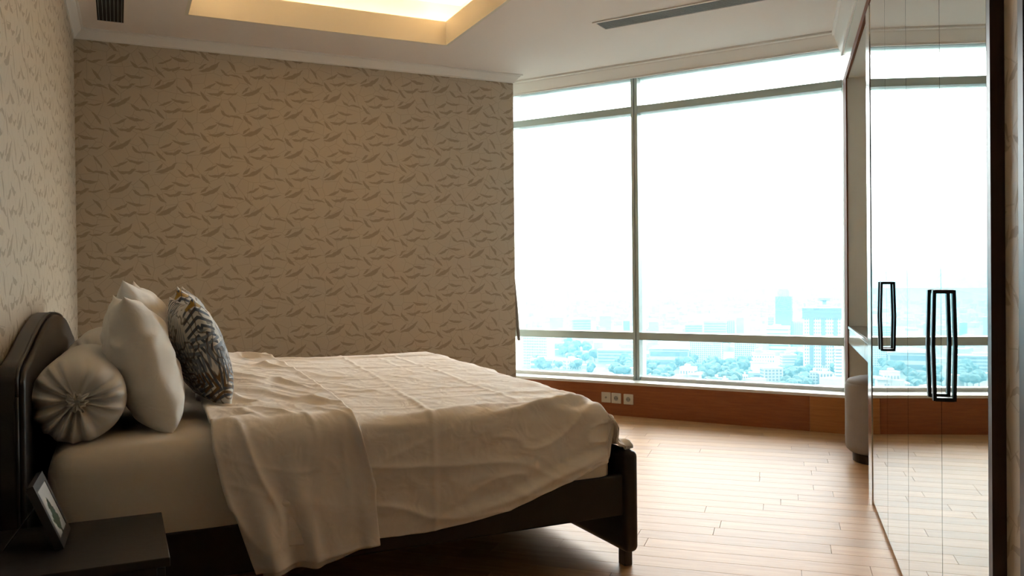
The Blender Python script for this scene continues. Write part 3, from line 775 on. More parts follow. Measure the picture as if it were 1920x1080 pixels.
N = normals(Fp); N *= np.sign(N[20, 50, 2])
yv = Fp[..., 1]; zv = Fp[..., 2]; side = sstep(2.80, 2.70, yv); topm = 1 - side
hang = np.clip((.60 - zv) / .38, 0, 1) * side
XF = Fp[..., 0]
w = topm * (.010 * fbm(U_ * 2.0, arcF * 2.2, 2, 41) + .032 * wrinkle(XF, arcF, 9, 1.05, 4, 43) + .012 * wrinkle(XF, arcF, 14, 1.25, 5, 45) + .006 * wrinkle(XF, arcF, 11, .6, 3, 46))
near_edge = np.exp(-((yv - 2.74) / .14) ** 2)
w += (.4 + .6 * topm) * .012 * wrinkle(XF, arcF, 18, 1.1, 4, 65)
w += near_edge * (.022 * wrinkle(XF, arcF, 13, 1.35, 3, 47, 2.2))
def fold(c, wd, amp, drift=0.0): return amp * np.exp(-((U_ - c - drift * (.6 - zv)) / wd) ** 2)
w += hang * (fold(.20, .09, .046, -.10) - fold(.36, .07, .022) + fold(.47, .055, .026, .02) + fold(.93, .06, .024) - fold(.70, .16, .018) + .010)
w += side * (.007 * fbm(U_ * 3, arcF * 3, 2, 49) + .020 * wrinkle(XF, arcF, 9, 1.3, 4, 51) + .004 * wrinkle(XF, arcF, 12, .2, 3, 53))
# the turned edge is thicker
edge = np.exp(-((U_ - 1) / .035) ** 2); w += edge * .006 - np.exp(-((U_ - .93) / .03) ** 2) * .003
w += (np.exp(-((zv - .235) / .012) ** 2) * side) * .004
w *= 1 - .65 * np.exp(-((1 - U_) / .12) ** 2) * topm
Fp = Fp + N * w[..., None]
flp = cloth('folded_flap', Fp, M['duvet'], duv, .016)
if flp.data.polygons[20 * (Fp.shape[1] - 1) + 50].normal.z < 0: flp.data.flip_normals()
# inner layer of the fold, showing just under its hem
F2 = Fp[4:, -16:, :].copy(); F2[..., 1] += .019; F2[..., 2] -= .012 + .010 * np.sin(U_[4:, -16:] * 4)
lay = cloth('lining_layer', F2, M['sheet'], flp, .006)

# ---------------------------------------------------------------- pillows
def pillow_mesh(w, h, t, seed, ear=.09, n=44, wr=.006, pin=.07, upw=2.8):
    u = np.linspace(-1, 1, n); Ug, Vg = np.meshgrid(u, u, indexing='ij')
    Ug = np.sin(np.pi / 2 * Ug); Vg = np.sin(np.pi / 2 * Vg)
    y = w / 2 * Ug * (1 - pin * (1 - Vg ** 2) + ear * .0); z = h / 2 * Vg * (1 - pin * (1 - Ug ** 2))
    f = np.clip(1 - np.abs(Ug) ** upw, 0, 1) ** .5 * np.clip(1 - np.abs(Vg) ** 2.4, 0, 1) ** .5
    er = 1 + ear * (np.abs(Ug) * np.abs(Vg)) ** 7 * np.where(Vg > 0, 1, .15); y = y * er; z = z * er
    out = []
    for sgn in (1, -1):
        wrk = wr * (fbm(Ug * 2.5, Vg * 2.5, 3, seed + (3 if sgn > 0 else 8)) + .8 * (ridge(Ug * 3 + Vg, Vg * 3 - Ug, seed + 5, 3) - .3)) * np.clip(f * 1.6, 0, 1)
        rim = (ridge(np.arctan2(Vg, Ug) * 4.5, np.zeros_like(Ug), seed + 9, 2) - .4) * wr * 1.2 * np.clip(1 - f, 0, 1) * np.clip(f * 6, 0, 1)
        out.append(np.stack([sgn * (t / 2 * f) + sgn * (wrk + rim), y, z], axis=2))
    mb = MB()
    n2 = n
    vs = [tuple(q) for q in out[0].reshape(-1, 3)]; idx2 = {}
    for i in range(n):
        for j in range(n):
            if i in (0, n - 1) or j in (0, n - 1): idx2[(i, j)] = i * n + j
            else: idx2[(i, j)] = len(vs); vs.append(tuple(out[1][i, j]))
    fs = [(i * n + j, (i + 1) * n + j, (i + 1) * n + j + 1, i * n + j + 1) for i in range(n - 1) for j in range(n - 1)]
    fs += [(idx2[i, j], idx2[i, j + 1], idx2[i + 1, j + 1], idx2[i + 1, j]) for i in range(n - 1) for j in range(n - 1)]
    return MB().add(vs, fs)
def stand(name, mb, mat, loc, lean, yaw, label, cat, group, roll=0.0):
    o = link(name, mb, mat, None, smooth=True)
    o.location = loc; o.rotation_euler = (roll, -lean, yaw)
    md = o.modifiers.new('smooth', 'SUBSURF'); md.levels = 1; md.render_levels = 1
    return tag(o, label, cat, group)
lean = math.radians(17)
stand('pillow', pillow_mesh(.62, .44, .20, 2, pin=.05, wr=.017, upw=4.5, ear=.06), M['pillow'], (.066, 3.135, .842), lean, math.radians(3), 'plump white pillow standing nearest the camera on the bed', 'pillow', 'white pillows')
stand('pillow', pillow_mesh(.62, .47, .20, 12, pin=.05, wr=.016, ear=.12), M['pillow'], (.115, 3.82, .868), lean, math.radians(-4), 'white pillow standing farther back on the bed behind the nearest pillow', 'pillow', 'white pillows')
stand('cushion', pillow_mesh(.41, .385, .165, 22, pin=.07, wr=.005), M['palm'], (.262, 3.205, .855), math.radians(18), math.radians(6), 'palm leaf print cushion in front, leaning on the nearest white pillow', 'cushion', 'palm print cushions')
stand('cushion', pillow_mesh(.42, .41, .16, 32, pin=.08, wr=.004), M['palm'], (.292, 3.74, .880), math.radians(16), math.radians(-6), 'palm leaf print cushion behind, only its gold-tipped top corner showing', 'cushion', 'palm print cushions')

def bolster(label, c, L, R, seed, rz=0.0, fs_=1.0):
    t = thing('bolster', label, 'bolster', c, 'bolsters')
    t.rotation_euler = (0, 0, rz)
    n = 96; prof = []       # (radius, axial) from near gathered end to the far one
    near = [(.012, -.006), (.022, .004), (.035, .004), (.055, -.004), (.075, -.010), (.095, -.008), (.112, .004), (.124, .022), (R, .05)]
    P = [(r * R / .13 if r < R else r, a) for r, a in near]
    body = [(R * (1 + .02 * math.sin(k * .8)), .05 + (L - .10) * k / 14) for k in range(1, 14)]
    far = [(r, L - a) for r, a in reversed(P)]
    full = P + body + far
    vs = []; m = len(full)
    for j, (r, a) in enumerate(full):
        for k in range(n):
            th = 2 * math.pi * k / n
            d = min(a, L - a); g = sstep(.075, -.01, d) * sstep(.010, .04, r)       # pleats only at the ends
            pl_ = math.sin(15 * th + 2.0 * math.sin(3 * th) + 1.2 * vnoise(th * 2, 0.3, seed)) * (.5 + .5 * float(vnoise(np.array(th * 1.5), np.array(1.7), seed + 2)))
            ax = a + (1 if a < L / 2 else -1) * (-.025 * pl_ * g)
            rr = r * (1 + .045 * pl_ * g) + .003 * float(vnoise(np.array(th * 2.0), np.array(a * 9), seed + 4)) * sstep(.03, .08, r)
            vs.append((rr * math.cos(th), ax, rr * math.sin(th)))
    fs = [(j * n + k, j * n + (k + 1) % n, (j + 1) * n + (k + 1) % n, (j + 1) * n + k) for j in range(m - 1) for k in range(n)]
    fs += [tuple(range(n)), tuple(reversed(range((m - 1) * n, m * n)))]
    mb = MB().add(vs, fs)
    me_o = link('cover', MB().add([tuple(Vector(v) + Vector(c)) for v in mb.v], mb.f), M['pillow'], t, smooth=True)
    # frilled gather at the tied end
    fr = []; nf = 60
    for j, (r, a) in enumerate([(.010, .006), (.014 * fs_, -.010 * fs_), (.026 * fs_, -.022 * fs_), (.038 * fs_, -.028 * fs_)]):
        for k in range(nf):
            th = 2 * math.pi * k / nf; wv = math.sin(7 * th + seed) * .25 + math.sin(11 * th + 1) * .3 + math.sin(3 * th) * .2
            fr.append((r * (1 + wv * j * .22) * math.cos(th) + c[0], a + wv * .010 * j + c[1], r * (1 + wv * j * .22) * math.sin(th) + c[2]))
    ff = [(j * nf + k, j * nf + (k + 1) % nf, (j + 1) * nf + (k + 1) % nf, (j + 1) * nf + k) for j in range(3) for k in range(nf)]
    o = link('tied_frill', MB().add(fr, ff), M['pillow'], t, smooth=True)
    md = o.modifiers.new('thickness', 'SOLIDIFY'); md.thickness = .0025
    return t
bolster('cylindrical white bolster with its gathered end facing the camera', (-.115, 2.775, .757), .68, .130, 3, rz=math.radians(-1.5), fs_=.72)
bolster('far white bolster, only its frilled end visible behind the headboard curve', (-.070, 3.53, .785), .72, .130, 9, rz=math.radians(-1.5), fs_=2.0)

# ---------------------------------------------------------------- nightstand and photo frame
NX1 = .103
nsx0 = left_x(2.58) + .012
ns = thing('nightstand', 'low espresso wood nightstand between the camera and the bed', 'nightstand', ((nsx0 + NX1) / 2, 2.36, 0))
link('top', MB().box(nsx0, NX1, 2.142, 2.580, .428, .450), M['espresso'], ns, bevel=.002)
link('side_panel', MB().box(nsx0 + .004, NX1 - .03, 2.150, 2.168, .06, .428), M['espresso'], ns)
link('side_panel', MB().box(nsx0 + .004, NX1 - .03, 2.554, 2.572, .06, .428), M['espresso'], ns)
link('back_panel', MB().box(nsx0 + .004, nsx0 + .016, 2.168, 2.554, .06, .428), M['espresso'], ns)
link('bottom_panel', MB().box(nsx0 + .016, NX1 - .03, 2.168, 2.554, .06, .078), M['espresso'], ns)
for z0, z1 in ((.252, .424), (.068, .246)):
    d = link('drawer', MB().box(NX1 - .028, NX1 - .010, 2.152, 2.570, z0, z1), M['espresso'], ns, bevel=.002)
    link('knob', MB().box(NX1 - .010, NX1 - .002, 2.33, 2.39, (z0 + z1) / 2 - .005, (z0 + z1) / 2 + .005), M['handle'], d, bevel=.002)
for (x, y) in ((nsx0 + .02, 2.165), (nsx0 + .02, 2.535), (NX1 - .065, 2.165), (NX1 - .065, 2.535)):
    link('leg', MB().box(x, x + .03, y, y + .03, 0, .062), M['espresso'], ns)

def photo_mat():
    b = NB('printed_photo'); co = b.coord('Object'); sp = b.node('ShaderNodeSeparateXYZ'); b.l.new(co, sp.inputs[0])
    n = b.noise(co, 38, 4, 0.6)
    d = b.math('ADD', b.math('ABSOLUTE', b.math('MULTIPLY_ADD', sp.outputs[1], 1.0, .005)), b.math('ABSOLUTE', b.math('MULTIPLY_ADD', sp.outputs[2], 0.8, -.05)))
    m = b.math('MULTIPLY', b.math('SUBTRACT', b.math('MULTIPLY', n, .085), d), 160, clamp=True)
    b.set(color=b.mix(m, (.62, .63, .62, 1), (.05, .11, .07, 1)), rough=.25); return b.m
M['photo'] = photo_mat()
M['frame_black'] = plain('black_frame_lacquer', (.012, .012, .013, 1), .35, var=.1)
pfm = thing('photo_frame', 'black photo frame leaning back on the nightstand', 'photo frame', (-.127, 2.405, .4505))
def FR(a, o, h):          # a along the frame, o out of its face, h up its slope
    tilt = math.radians(22); yawf = math.radians(-2)
    n = Vector((math.cos(tilt), 0, math.sin(tilt))); up = Vector((-math.sin(tilt), 0, math.cos(tilt)))
    v = Vector((0, a, 0)) + n * o + up * h
    rz = Matrix.Rotation(yawf, 3, 'Z'); return Vector((-.127, 2.405, .4555)) + rz @ v
fw, fh, fb_ = .185, .172, .022
mb = MB(); mb.frame_box(FR, -fw / 2, fw / 2, -.014, .001, 0, fb_).frame_box(FR, -fw / 2, fw / 2, -.014, .001, fh - fb_, fh)
mb.frame_box(FR, -fw / 2, -fw / 2 + fb_, -.014, .001, fb_, fh - fb_).frame_box(FR, fw / 2 - fb_, fw / 2, -.014, .001, fb_, fh - fb_)
link('frame', mb, M['frame_black'], pfm)
link('print', MB().frame_box(FR, -fw / 2 + fb_, fw / 2 - fb_, -.006, -.0005, fb_, fh - fb_), M['photo'], pfm)
link('backing', MB().frame_box(FR, -fw / 2 + .004, fw / 2 - .004, -.018, -.014, .001, fh - .004), M['frame_black'], pfm)
top = FR(-.02, -.018, fh * .62)
mb = MB(); a_, b__ = FR(-.03, -.018, fh * .66), FR(.03, -.018, fh * .66); c_, d_ = Vector((a_.x - .075, a_.y, .4510)), Vector((b__.x - .075, b__.y, .4510))
vs = [a_, b__, d_, c_]; off = Vector((-.004, 0, -.001)); vs = vs + [v + off for v in vs]
mb.add(vs, [(0, 1, 2, 3), (7, 6, 5, 4), (0, 4, 5, 1), (1, 5, 6, 2), (2, 6, 7, 3), (3, 7, 4, 0)])
link('easel_leg', mb, M['frame_black'], pfm)

# ---------------------------------------------------------------- wall sockets
SS = [(Vector((3.594, 5.820, 0)) - W0).dot(WT), 0, 0]
lab = ['white aerial socket plate, leftmost of the three under the window', 'middle white power socket of the three under the window', 'rightmost white power socket of the three under the window']
SS = [(Vector(q) - W0).dot(WT) for q in ((3.594, 5.820, 0), (3.643, 5.745, 0), (3.700, 5.655, 0))]
for q in range(3):
    s = SS[q]; z = .142 - .002 * q
    t = thing('wall_socket', lab[q], 'socket', tuple(WP(s, 0, z)), 'sockets under the window')
    link('plate', MB().frame_box(WP, s - .042, s + .042, -.010, -.0005, z - .042, z + .042), M['white_plastic'], t, bevel=.004)
    def ringm(r0, r1, o0, o1, n=24):
        vs = []; 
        for (r, o) in ((r0, o1), (r0, o0), (r1, o0), (r1, o1)):
            for k_ in range(n):
                a = 2 * math.pi * k_ / n; vs.append(WP(s + r * math.cos(a), o, z + r * math.sin(a)))
        return MB().add(vs, [(j * n + k_, j * n + (k_ + 1) % n, ((j + 1) % 4) * n + (k_ + 1) % n, ((j + 1) % 4) * n + k_) for j in range(4) for k_ in range(n)])
    def discm(r, o0, o1, ds=0, dz=0, n=20):
        vs = [WP(s + ds + r * math.cos(2 * math.pi * k_ / n), o, z + dz + r * math.sin(2 * math.pi * k_ / n)) for o in (o0, o1) for k_ in range(n)]
        return MB().add(vs, [tuple(range(n)), tuple(range(n, 2 * n))] + [(k_, (k_ + 1) % n, n + (k_ + 1) % n, n + k_) for k_ in range(n)])
    if q == 0:
        link('aerial_jack', discm(.008, -.016, -.010), M['grey_plastic'], t)
    else:
        link('socket_well', discm(.0195, -.0108, -.010), M['grey_plastic'], t)
        link('socket_rim', ringm(.0195, .022, -.0125, -.010), M['white_plastic'], t)
        for ds in (-.0095, .0095): link('contact_hole', discm(.003, -.0116, -.0108, ds, 0, 10), M['black'], t)

# ---------------------------------------------------------------- ceiling vents
vt = thing('ceiling_vent', 'dark slot vent in the ceiling beside the left wall', 'vent', (-.024, 5.45, ZC))
x0, x1, y0, y1 = -.122, .076, 4.86, 5.985
mb = MB(); mb.box(x0, -.100, y0, y1, ZC - .006, ZC - .0005).box(.052, x1, y0, y1, ZC - .006, ZC - .0005).box(-.1, .052, y0, y0 + .022, ZC - .006, ZC - .0005).box(-.1, .052, y1 - .022, y1, ZC - .006, ZC - .0005)
link('frame', mb, M['ceiling'], vt)
link('dark_sheet', MB().box(-.1, .052, y0 + .022, y1 - .022, ZC - .0018, ZC - .0005), M['black'], vt)  # no recess: a flat black sheet paints the shade inside the slots
for q in range(7):
    xx = -.1 + .152 * (q + .5) / 7 ; link('slat', MB().box(xx - .0011, xx + .0011, y0 + .022, y1 - .022, ZC - .0055, ZC - .002), M['alu'], vt)
dv = thing('linear_diffuser', 'long slatted air diffuser in the ceiling near the window', 'vent', (3.2, 4.3, ZC))
V0 = Vector((2.850, 4.748, 0)); 
def VP(a, b, z): return V0 + WT * a + WN * b + Vector((0, 0, z))
LD = 1.7
mb = MB(); mb.frame_box(VP, 0, LD, 0, .018, ZC - .007, ZC - .0005).frame_box(VP, 0, LD, .172, .19, ZC - .007, ZC - .0005).frame_box(VP, 0, .018, .018, .172, ZC - .007, ZC - .0005).frame_box(VP, LD - .018, LD, .018, .172, ZC - .007, ZC - .0005)
link('frame', mb, M['ceiling'], dv)
link('dark_sheet', MB().frame_box(VP, .018, LD - .018, .018, .172, ZC - .0018, ZC - .0005), M['black'], dv)  # black sheet on the ceiling face, painted dark in place of duct shade
for q in range(9):
    bb = .018 + .154 * (q + .5) / 9; link('slat', MB().frame_box(VP, .018, LD - .018, bb - .0030, bb + .0030, ZC - .0050, ZC - .002), M['grey_plastic'], dv)

# ---------------------------------------------------------------- strap of fabric at the wall end
pts = [(2.992, 6.30, 1.255), (2.995, 6.30, 1.15), (3.006, 6.30, 1.0), (3.016, 6.30, .85), (3.024, 6.30, .72), (3.038, 6.30, .60)]
wds = [.010, .016, .022, .030, .032, .018]
mb = MB(); vs = []
for (p, w_) in zip(pts, wds):
    for (sx, sy) in ((-1, -1), (1, -.4), (1, .6), (-1, 1)): vs.append((p[0] + sx * w_ / 2, p[1] + sy * .012, p[2]))
fs = [(j * 4 + k_, j * 4 + (k_ + 1) % 4, (j + 1) * 4 + (k_ + 1) % 4, (j + 1) * 4 + k_) for j in range(5) for k_ in range(4)] + [(0, 1, 2, 3), (20, 21, 22, 23)]
st = thing('curtain_tieback', 'narrow brown fabric strap hanging at the end of the papered wall', 'strap', (2.99, 6.30, 1.26))
link('strap', MB().add(vs, fs), M['strap'], st, smooth=True)
link('hook', MB().tube([(2.974, 6.30, 1.262), (2.990, 6.30, 1.262), (2.992, 6.30, 1.285)], .003, 6), M['handle'], st)

# ---------------------------------------------------------------- the city below the window
GZ = -110.0
def city(px, depth, z=GZ):
    lat = (px - 960) / F_PX * depth
    return Vector((_sy * depth + _cy * lat, _cy * depth - _sy * lat, z))
def hor(px): return 527.0 - .0106 * (px - 960)
def depth_of(px, by): return (EYE - GZ) * F_PX / (by - hor(px))
def z_of(px, py, d): return EYE - (py - hor(px)) * d / F_PX
def cmat(name, c, rough=.7): return plain(name, c, rough, var=.06, scale=.05)
CM = dict(white=cmat('pale_render', (.17, .165, .155, 1)), cream=cmat('cream_render', (.12, .115, .105, 1)), grey=cmat('grey_concrete', (.09, .10, .11, 1)),
          dark=cmat('dark_cladding', (.028, .034, .04, 1)), win=plain('far_windows', (.04, .05, .06, 1), .25, var=.2, scale=.4), roof=cmat('flat_roof', (.15, .145, .135, 1)),
          tile=cmat('red_roof', (.36, .17, .11, 1)), leaf=plain('tree_leaves', (.010, .026, .024, 1), .9, var=.5, scale=.25), bark=cmat('tree_bark', (.08, .06, .045, 1)))
def ground_mat():
    b = NB('city_ground'); co = b.coord(); n = b.noise(co, .012, 5, .65); n2 = b.noise(co, .05, 4)
    b.set(color=b.ramp(b.math('MULTIPLY_ADD', n2, .4, b.math('MULTIPLY', n, .7)), [(.35, (.010, .018, .014, 1)), (.52, (.022, .030, .028, 1)), (.66, (.07, .07, .065, 1))]), rough=.95); return b.m
gx, gy = _sy, _cy
def GP(a, b, z): return Vector((gx * a + gy * b, gy * a - gx * b, z))     # a: away from camera, b: to the right
struct('ground', MB().frame_box(GP, 60, 9000, -6000, 6000, GZ - 2, GZ), ground_mat(), 'hazy city ground far below the window')

def building(name, label, x0, x1, yt, yb, wall='white', style='grid', nx=6, nz=6, deep=.6, rot=0.0, roof=True, d=None, fill=.55, extra=None, cat='building', roofmat='roof'):
    pxm = (x0 + x1) / 2; d = d or depth_of(pxm, yb)
    W = (x1 - x0) / F_PX * d; H = z_of(pxm, yt, d) - GZ; D = W * deep
    c = city(pxm, d)
    head = YAW + math.atan((pxm - 960) / F_PX) + rot
    ex = Vector((math.cos(head), -math.sin(head), 0)); ey = Vector((math.sin(head), math.cos(head), 0))
    def BP(a, b, z): return c + ex * a + ey * b + Vector((0, 0, z))
    t = thing(name, label, cat, tuple(c), 'city buildings')
    bodyo = link('wall', MB().frame_box(BP, -W / 2, W / 2, 0, D, 0, H), CM[wall], t)
    if roof:
        link('roof', MB().frame_box(BP, -W / 2 * 1.02, W / 2 * 1.02, -.02 * W, D + .02 * W, H, H + max(.5, H * .02)).frame_box(BP, -W * .22, W * .12, D * .3, D * .7, H, H + 3.2), CM[roofmat], t)
    mw = MB()
    e = .25
    if style in ('grid', 'bands', 'cols'):
        if style == 'bands': nx_ = 1
        else: nx_ = nx
        nz_ = 1 if style == 'cols' else nz
        for f_ in range(2):
            span = W if f_ == 0 else D
            n1 = nx_ if f_ == 0 else max(1, int(nx_ * deep))
            for i_ in range(n1):
                cw = span * .94 / n1; a0 = -span * .47 + i_ * cw
                wq = cw * (fill if style != 'bands' else 1.0)
                for j_ in range(nz_):
                    chh = H * .94 / nz_; z0 = H * .02 + j_ * chh; hq = chh * (fill if style != 'cols' else .96)
                    if f_ == 0: mw.frame_box(BP, a0 + (cw - wq) / 2, a0 + (cw + wq) / 2, -e, e * .2, z0 + (chh - hq) / 2, z0 + (chh + hq) / 2)
                    else:
                        for sx in (-1, 1):
                            mw.frame_box(BP, sx * (W / 2) - e, sx * (W / 2) + e, D / 2 + a0 + (cw - wq) / 2, D / 2 + a0 + (cw + wq) / 2, z0 + (chh - hq) / 2, z0 + (chh + hq) / 2)
        link('windows', mw, CM['win'], t)['kind'] = 'stuff'
    if extra: extra(t, BP, W, D, H)
    return t
def ex_slab(t, BP, W, D, H): link('stair_tower', MB().frame_box(BP, W * .46, W * .70, -1, D * .8, 0, H * 1.02), CM['white'], t)
def ex_big(t, BP, W, D, H):
    link('upper_band', MB().frame_box(BP, -W * .515, W * .515, -1.2, D, H * .84, H * 1.0), CM['dark'], t)
    for a in (-.28, .02, .33): link('dark_bay', MB().frame_box(BP, W * a - W * .05, W * a + W * .05, -1.0, .2, H * .12, H * .84), CM['dark'], t)
    link('roof_drum', MB().lathe([(W * .20, 0), (W * .20, 3), (W * .05, 4), (W * .05, 8), (W * .16, 9), (W * .17, 12), (W * .02, 13)], tuple(BP(0.05 * W, D * .4, H)), 20), CM['grey'], t)
    for a in (-.45, .42): link('roof_mast', MB().frame_box(BP, W * a - 1.4, W * a + 1.4, 1, 4, H, H + 6), CM['grey'], t)
def ex_tower(t, BP, W, D, H):
    link('crown', MB().frame_box(BP, -W * .36, W * .36, D * .1, D * .9, H, H + 9).frame_box(BP, -W * .28, W * .28, D * .2, D * .8, H + 9, H + 12), CM['grey'], t)
def ex_hangar(t, BP, W, D, H):
    vs = []; n = 10
    for b_ in (-2, D):
        for k_ in range(n + 1):
            u = k_ / n; vs.append(BP(-W * .52 + W * 1.04 * u, b_, H + W * .09 * math.sin(math.pi * u)))
    fs = [(k_, k_ + 1, n + 2 + k_, n + 1 + k_) for k_ in range(n)] + [tuple(range(n + 1)), tuple(range(n + 1, 2 * n + 2))]
    link('curved_roof', MB().add(vs, fs), CM['white'], t)
def ex_pav(t, BP, W, D, H):
    link('annexe', MB().frame_box(BP, -W * .95, -W * .5, -2, D * .6, 0, H * .55).frame_box(BP, W * .5, W * .85, 0, D * .7, 0, H * .7), CM['white'], t)
    link('canopy', MB().frame_box(BP, -W * 1.0, -W * .3, -4, D * .7, H * .55, H * .62).frame_box(BP, W * .2, W * .9, -3, D * .8, H * .72, H * .80), CM['white'], t)
def ex_terr(t, BP, W, D, H):
    link('terrace', MB().frame_box(BP, -W * .62, W * .10, -6, 1, 0, H * .62).frame_box(BP, -W * .66, W * .14, -6.5, 1, H * .62, H * .68), CM['white'], t)
    link('round_pavilion', MB().lathe([(W * .16, 0), (W * .16, 4), (W * .19, 4.2), (W * .05, 6)], tuple(BP(-W * .25, D * .3, H)), 16), CM['cream'], t)
B = building
B('office_slab', 'wide slab block with fine window grid at the left edge of the window', 977, 1027, 630, 686, 'white', 'grid', 14, 10, .3, .35, extra=ex_slab)
B('low_hall', 'long low white hall in front of the slab block', 992, 1036, 674, 693, 'white', 'bands', 1, 2, .5, .2)
B('white_house', 'small white cube house among trees left of the mullion', 1060, 1090, 675, 694, 'white', 'grid', 6, 3, .8, -.3, fill=.4)
B('institute_building', 'long low pale building just left of the mullion', 1118, 1184, 657, 682, 'cream', 'bands', 1, 4, .4, .15)
B('white_tower', 'slim white tower above the trees left of the mullion', 1073, 1085, 628, 660, 'white', 'none', deep=1)
B('small_block', 'small pale block behind the slim white tower', 1091, 1097, 644, 660, 'white', 'none', deep=1)
B('pale_block', 'pale block between slim white tower and mullion', 1113, 1129, 643, 660, 'cream', 'none', deep=1)
B('hangar_hall', 'low hall with curved white roof right of the mullion', 1216, 1290, 655, 688, 'cream', 'bands', 1, 2, .5, .1, roof=False, extra=ex_hangar)
B('apartment_block', 'wide gridded apartment block behind the hangar hall', 1291, 1352, 632, 682, 'white', 'grid', 16, 12, .35, .1)
B('apartment_block', 'gridded apartment block to the right of the wider one', 1376, 1414, 634, 680, 'white', 'grid', 10, 11, .4, .1)
B('terrace_block', 'white stepped block with a small round roof pavilion', 1412, 1452, 664, 706, 'white', 'grid', 8, 5, .6, -.15, fill=.35, extra=ex_terr)
B('balcony_block', 'low block with dark balconies below the stepped white block', 1431, 1467, 691, 728, 'cream', 'grid', 5, 6, .7, -.3, fill=.6)
B('flat_shed', 'flat dark roofed shed left of the balcony block', 1402, 1428, 700, 722, 'grey', 'bands', 1, 2, .7, .1)
B('white_cube', 'plain white block right of the stepped block', 1466, 1493, 666, 694, 'white', 'bands', 1, 5, .8, -.2, fill=.25)
B('landmark_block', 'big gridded office block with dark upper band and roof drum', 1507, 1576, 578, 700, 'white', 'grid', 16, 18, .5, .02, extra=ex_big, fill=.5)
B('banded_slab', 'pale slab with dark floor bands at the right edge of the window', 1566, 1596, 650, 734, 'white', 'bands', 1, 13, .8, -.1, fill=.35)
B('town_house', 'narrow house with stacked balconies in front of the landmark block', 1517, 1533, 698, 728, 'cream', 'grid', 3, 5, 1, .2, fill=.6)
B('town_house', 'wider house beside the narrow one in front of the landmark block', 1536, 1560, 700, 732, 'white', 'cols', 4, 1, .8, -.2)
B('glass_tower', 'tall hazy tower standing out against the white sky', 1454, 1483, 556, 650, 'dark', 'bands', 1, 24, .8, .1, roof=False, extra=ex_tower, fill=.3)
B('far_block', 'far pale block with bands left of the hazy tower', 1319, 1361, 603, 650, 'cream', 'bands', 1, 9, .4, .1)
B('far_block', 'narrow far block with dark columns beside the banded far block', 1362, 1377, 599, 648, 'cream', 'cols', 4, 1, .8)
B('far_block', 'far block with columns between hazy tower and landmark block', 1486, 1505, 603, 650, 'cream', 'cols', 5, 1, .8)
B('domed_block', 'white far block with rounded front below the hazy tower', 1436, 1478, 613, 660, 'white', 'bands', 1, 6, .6, .1, fill=.3)
B('far_block', 'faint far block right of the gridded apartment block top', 1380, 1394, 596, 645, 'grey', 'none')
B('far_block', 'faint far block just left of the hazy tower', 1440, 1450, 594, 645, 'cream', 'grid', 3, 10, 1)
B('far_block', 'faint far block against the right end of the window', 1578, 1594, 608, 655, 'grey', 'none')
B('far_block', 'faint far block above the slab block at left', 1030, 1055, 596, 624, 'grey', 'none')
B('far_block', 'faint wide far block above the slim white tower', 1073, 1107, 599, 620, 'cream', 'bands', 1, 4)
B('far_block', 'faint far block above the institute building', 1124, 1145, 593, 622, 'grey', 'none')
B('far_block', 'faint far block touching the mullion', 1168, 1180, 602, 630, 'dark', 'none')
B('far_block', 'faint far block right of the mullion', 1216, 1234, 604, 625, 'grey', 'none')
B('far_block', 'faint long far block above the hangar hall', 1284, 1316, 609, 632, 'cream', 'bands', 1, 5)
B('garden_pavilion', 'white villa with flat canopies at the edge of the park', 1272, 1300, 690, 722, 'white', 'grid', 5, 3, .8, .3, extra=ex_pav, fill=.4, d=depth_of(1285, 735))
B('park_house', 'small white house at the lower edge of the park', 1333, 1350, 710, 728, 'white', 'grid', 4, 2, .8, .2)
B('park_house', 'second small white house lower right in the park', 1352, 1366, 712, 730, 'cream', 'grid', 3, 2, .8, -.2)
B('park_house', 'white house beside the flat shed', 1392, 1401, 704, 730, 'white', 'grid', 2, 4, .8, -.2)

# trees: two crown shapes copied over the park
def crown_mesh(seed):
    bm = bmesh.new(); bmesh.ops.create_icosphere(bm, subdivisions=2, radius=1.0)
    for v in bm.verts:
        p = v.co; k_ = 1 + .28 * float(vnoise(np.array(p.x * 2.1 + p.z), np.array(p.y * 2.1 - p.z * .7), seed)) + .12 * float(vnoise(np.array(p.x * 5), np.array(p.y * 5 + p.z * 4), seed + 3))
        v.co = Vector((p.x * k_, p.y * k_, p.z * k_ * .85 + .95))
    me = bpy.data.meshes.new('crown'); bm.to_mesh(me); bm.free(); me.materials.append(CM['leaf']); return me
CRW = [crown_mesh(61), crown_mesh(67), crown_mesh(71)]
tr_m = bpy.data.meshes.new('trunk'); _t = MB().lathe([(.10, -.6), (.07, .4)], (0, 0, 0), 7); tr_m.from_pydata(_t.v, [], _t.f); tr_m.materials.append(CM['bark'])
def tree(px, by, r, label, group):
    d = depth_of(px, by); c = city(px, d); r = r / F_PX * d
    t = thing('tree', label, 'tree', tuple(c), group)
    t.scale = (r, r, r); c2 = Vector((0, 0, .6))
    for nm, me in (('crown', CRW[int(rng.randint(3))]), ('trunk', tr_m)):
        o = bpy.data.objects.new(nm, me); COL.objects.link(o); o.parent = t; o.location = c2; o.rotation_euler = (0, 0, rng.uniform(0, 6.28))
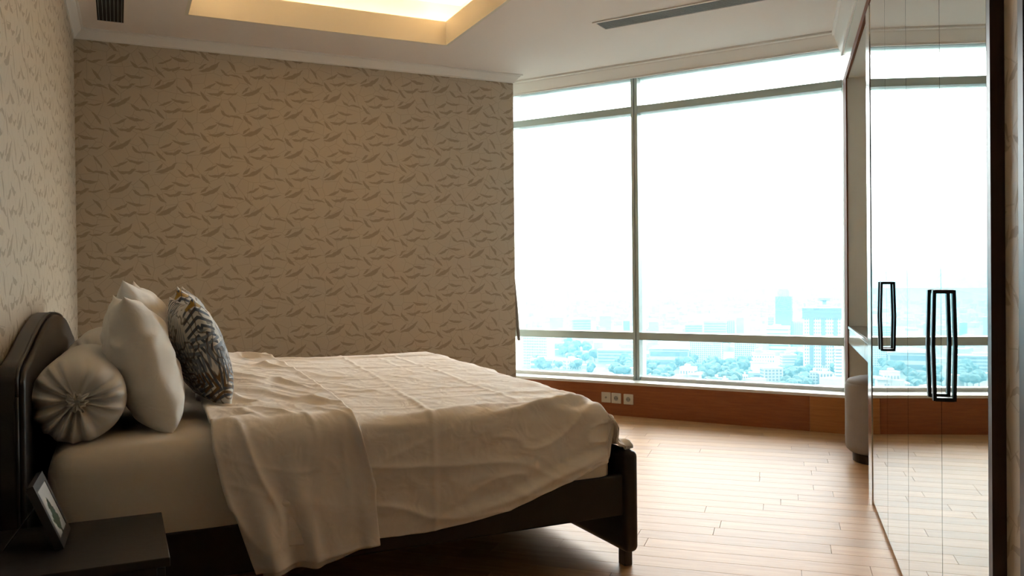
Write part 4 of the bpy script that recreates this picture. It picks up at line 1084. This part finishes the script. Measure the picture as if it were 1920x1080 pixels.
areas = [((1003, 1030), (686, 697), 9, 'dark tree in front of the slab block', 'trees by the slab block'), ((1040, 1114), (655, 704), 30, 'tree in the leafy quarter left of the mullion', 'trees left of the mullion'),
         ((1150, 1184), (684, 712), 16, 'tall tree beside the mullion, in front of the institute building', 'trees beside the mullion'), ((1212, 1262), (692, 728), 24, 'tree in front of the hangar hall', 'trees before the hangar hall'),
         ((1252, 1280), (680, 700), 8, 'tall tree rising over the hangar hall eaves', 'trees at the hangar corner'), ((1288, 1408), (684, 735), 80, 'tree in the wide dark park below the apartment blocks', 'park trees'),
         ((1464, 1516), (702, 738), 34, 'tree in the dark grove left of the town houses', 'grove trees'), ((1494, 1508), (676, 700), 8, 'tree between white block and landmark block', 'trees by the landmark block'),
         ((1535, 1565), (690, 706), 8, 'tree at the foot of the landmark block', 'trees at the landmark block foot')]
for (xa, xb), (ya, yb_), n_, lb, gp in areas:
    for q in range(n_): tree(rng.uniform(xa, xb), rng.uniform(ya, yb_), rng.uniform(6, 11), lb, gp)
# far low-rise carpet of houses, too many to count
mb = MB()
for q in range(1300):
    a = rng.uniform(420, 4200); b_ = rng.uniform(-.15, .75) * a; s = rng.uniform(7, 20); h = rng.uniform(4, 13) * (1.8 if rng.rand() < .12 else 1)
    px = 960 + b_ / a * F_PX
    if 850 < a < 1150 and rng.rand() < .8: continue
    if 1285 < px < 1410 and a < 1250: continue
    p = GP(a, b_, GZ); mb.box(p.x - s / 2, p.x + s / 2, p.y - s * .4, p.y + s * .4, GZ, GZ + h)
lr = link('low_rise_houses', mb, CM['cream'], None); tag(lr, 'carpet of low houses stretching to the hazy horizon', 'houses', kind='stuff')
# haze lying over the city
def haze_mat():
    b = NB('city_haze'); b.n.remove(b.b)
    v = b.node('ShaderNodeVolumeScatter'); v.inputs['Color'].default_value = (.27, .80, 1.0, 1); v.inputs['Density'].default_value = .00020; v.inputs['Anisotropy'].default_value = 0.0
    ab = b.node('ShaderNodeVolumeAbsorption'); ab.inputs['Color'].default_value = (0, 0, 0, 1); ab.inputs['Density'].default_value = .00030
    ad = b.node('ShaderNodeAddShader'); b.l.new(v.outputs[0], ad.inputs[0]); b.l.new(ab.outputs[0], ad.inputs[1])
    b.l.new(ad.outputs[0], b.out.inputs['Volume']); return b.m
hz = link('haze', MB().frame_box(GP, 300, 8000, -3500, 5500, GZ + .5, 45), haze_mat(), None); tag(hz, 'bluish haze lying over the distant city', 'haze', kind='stuff')
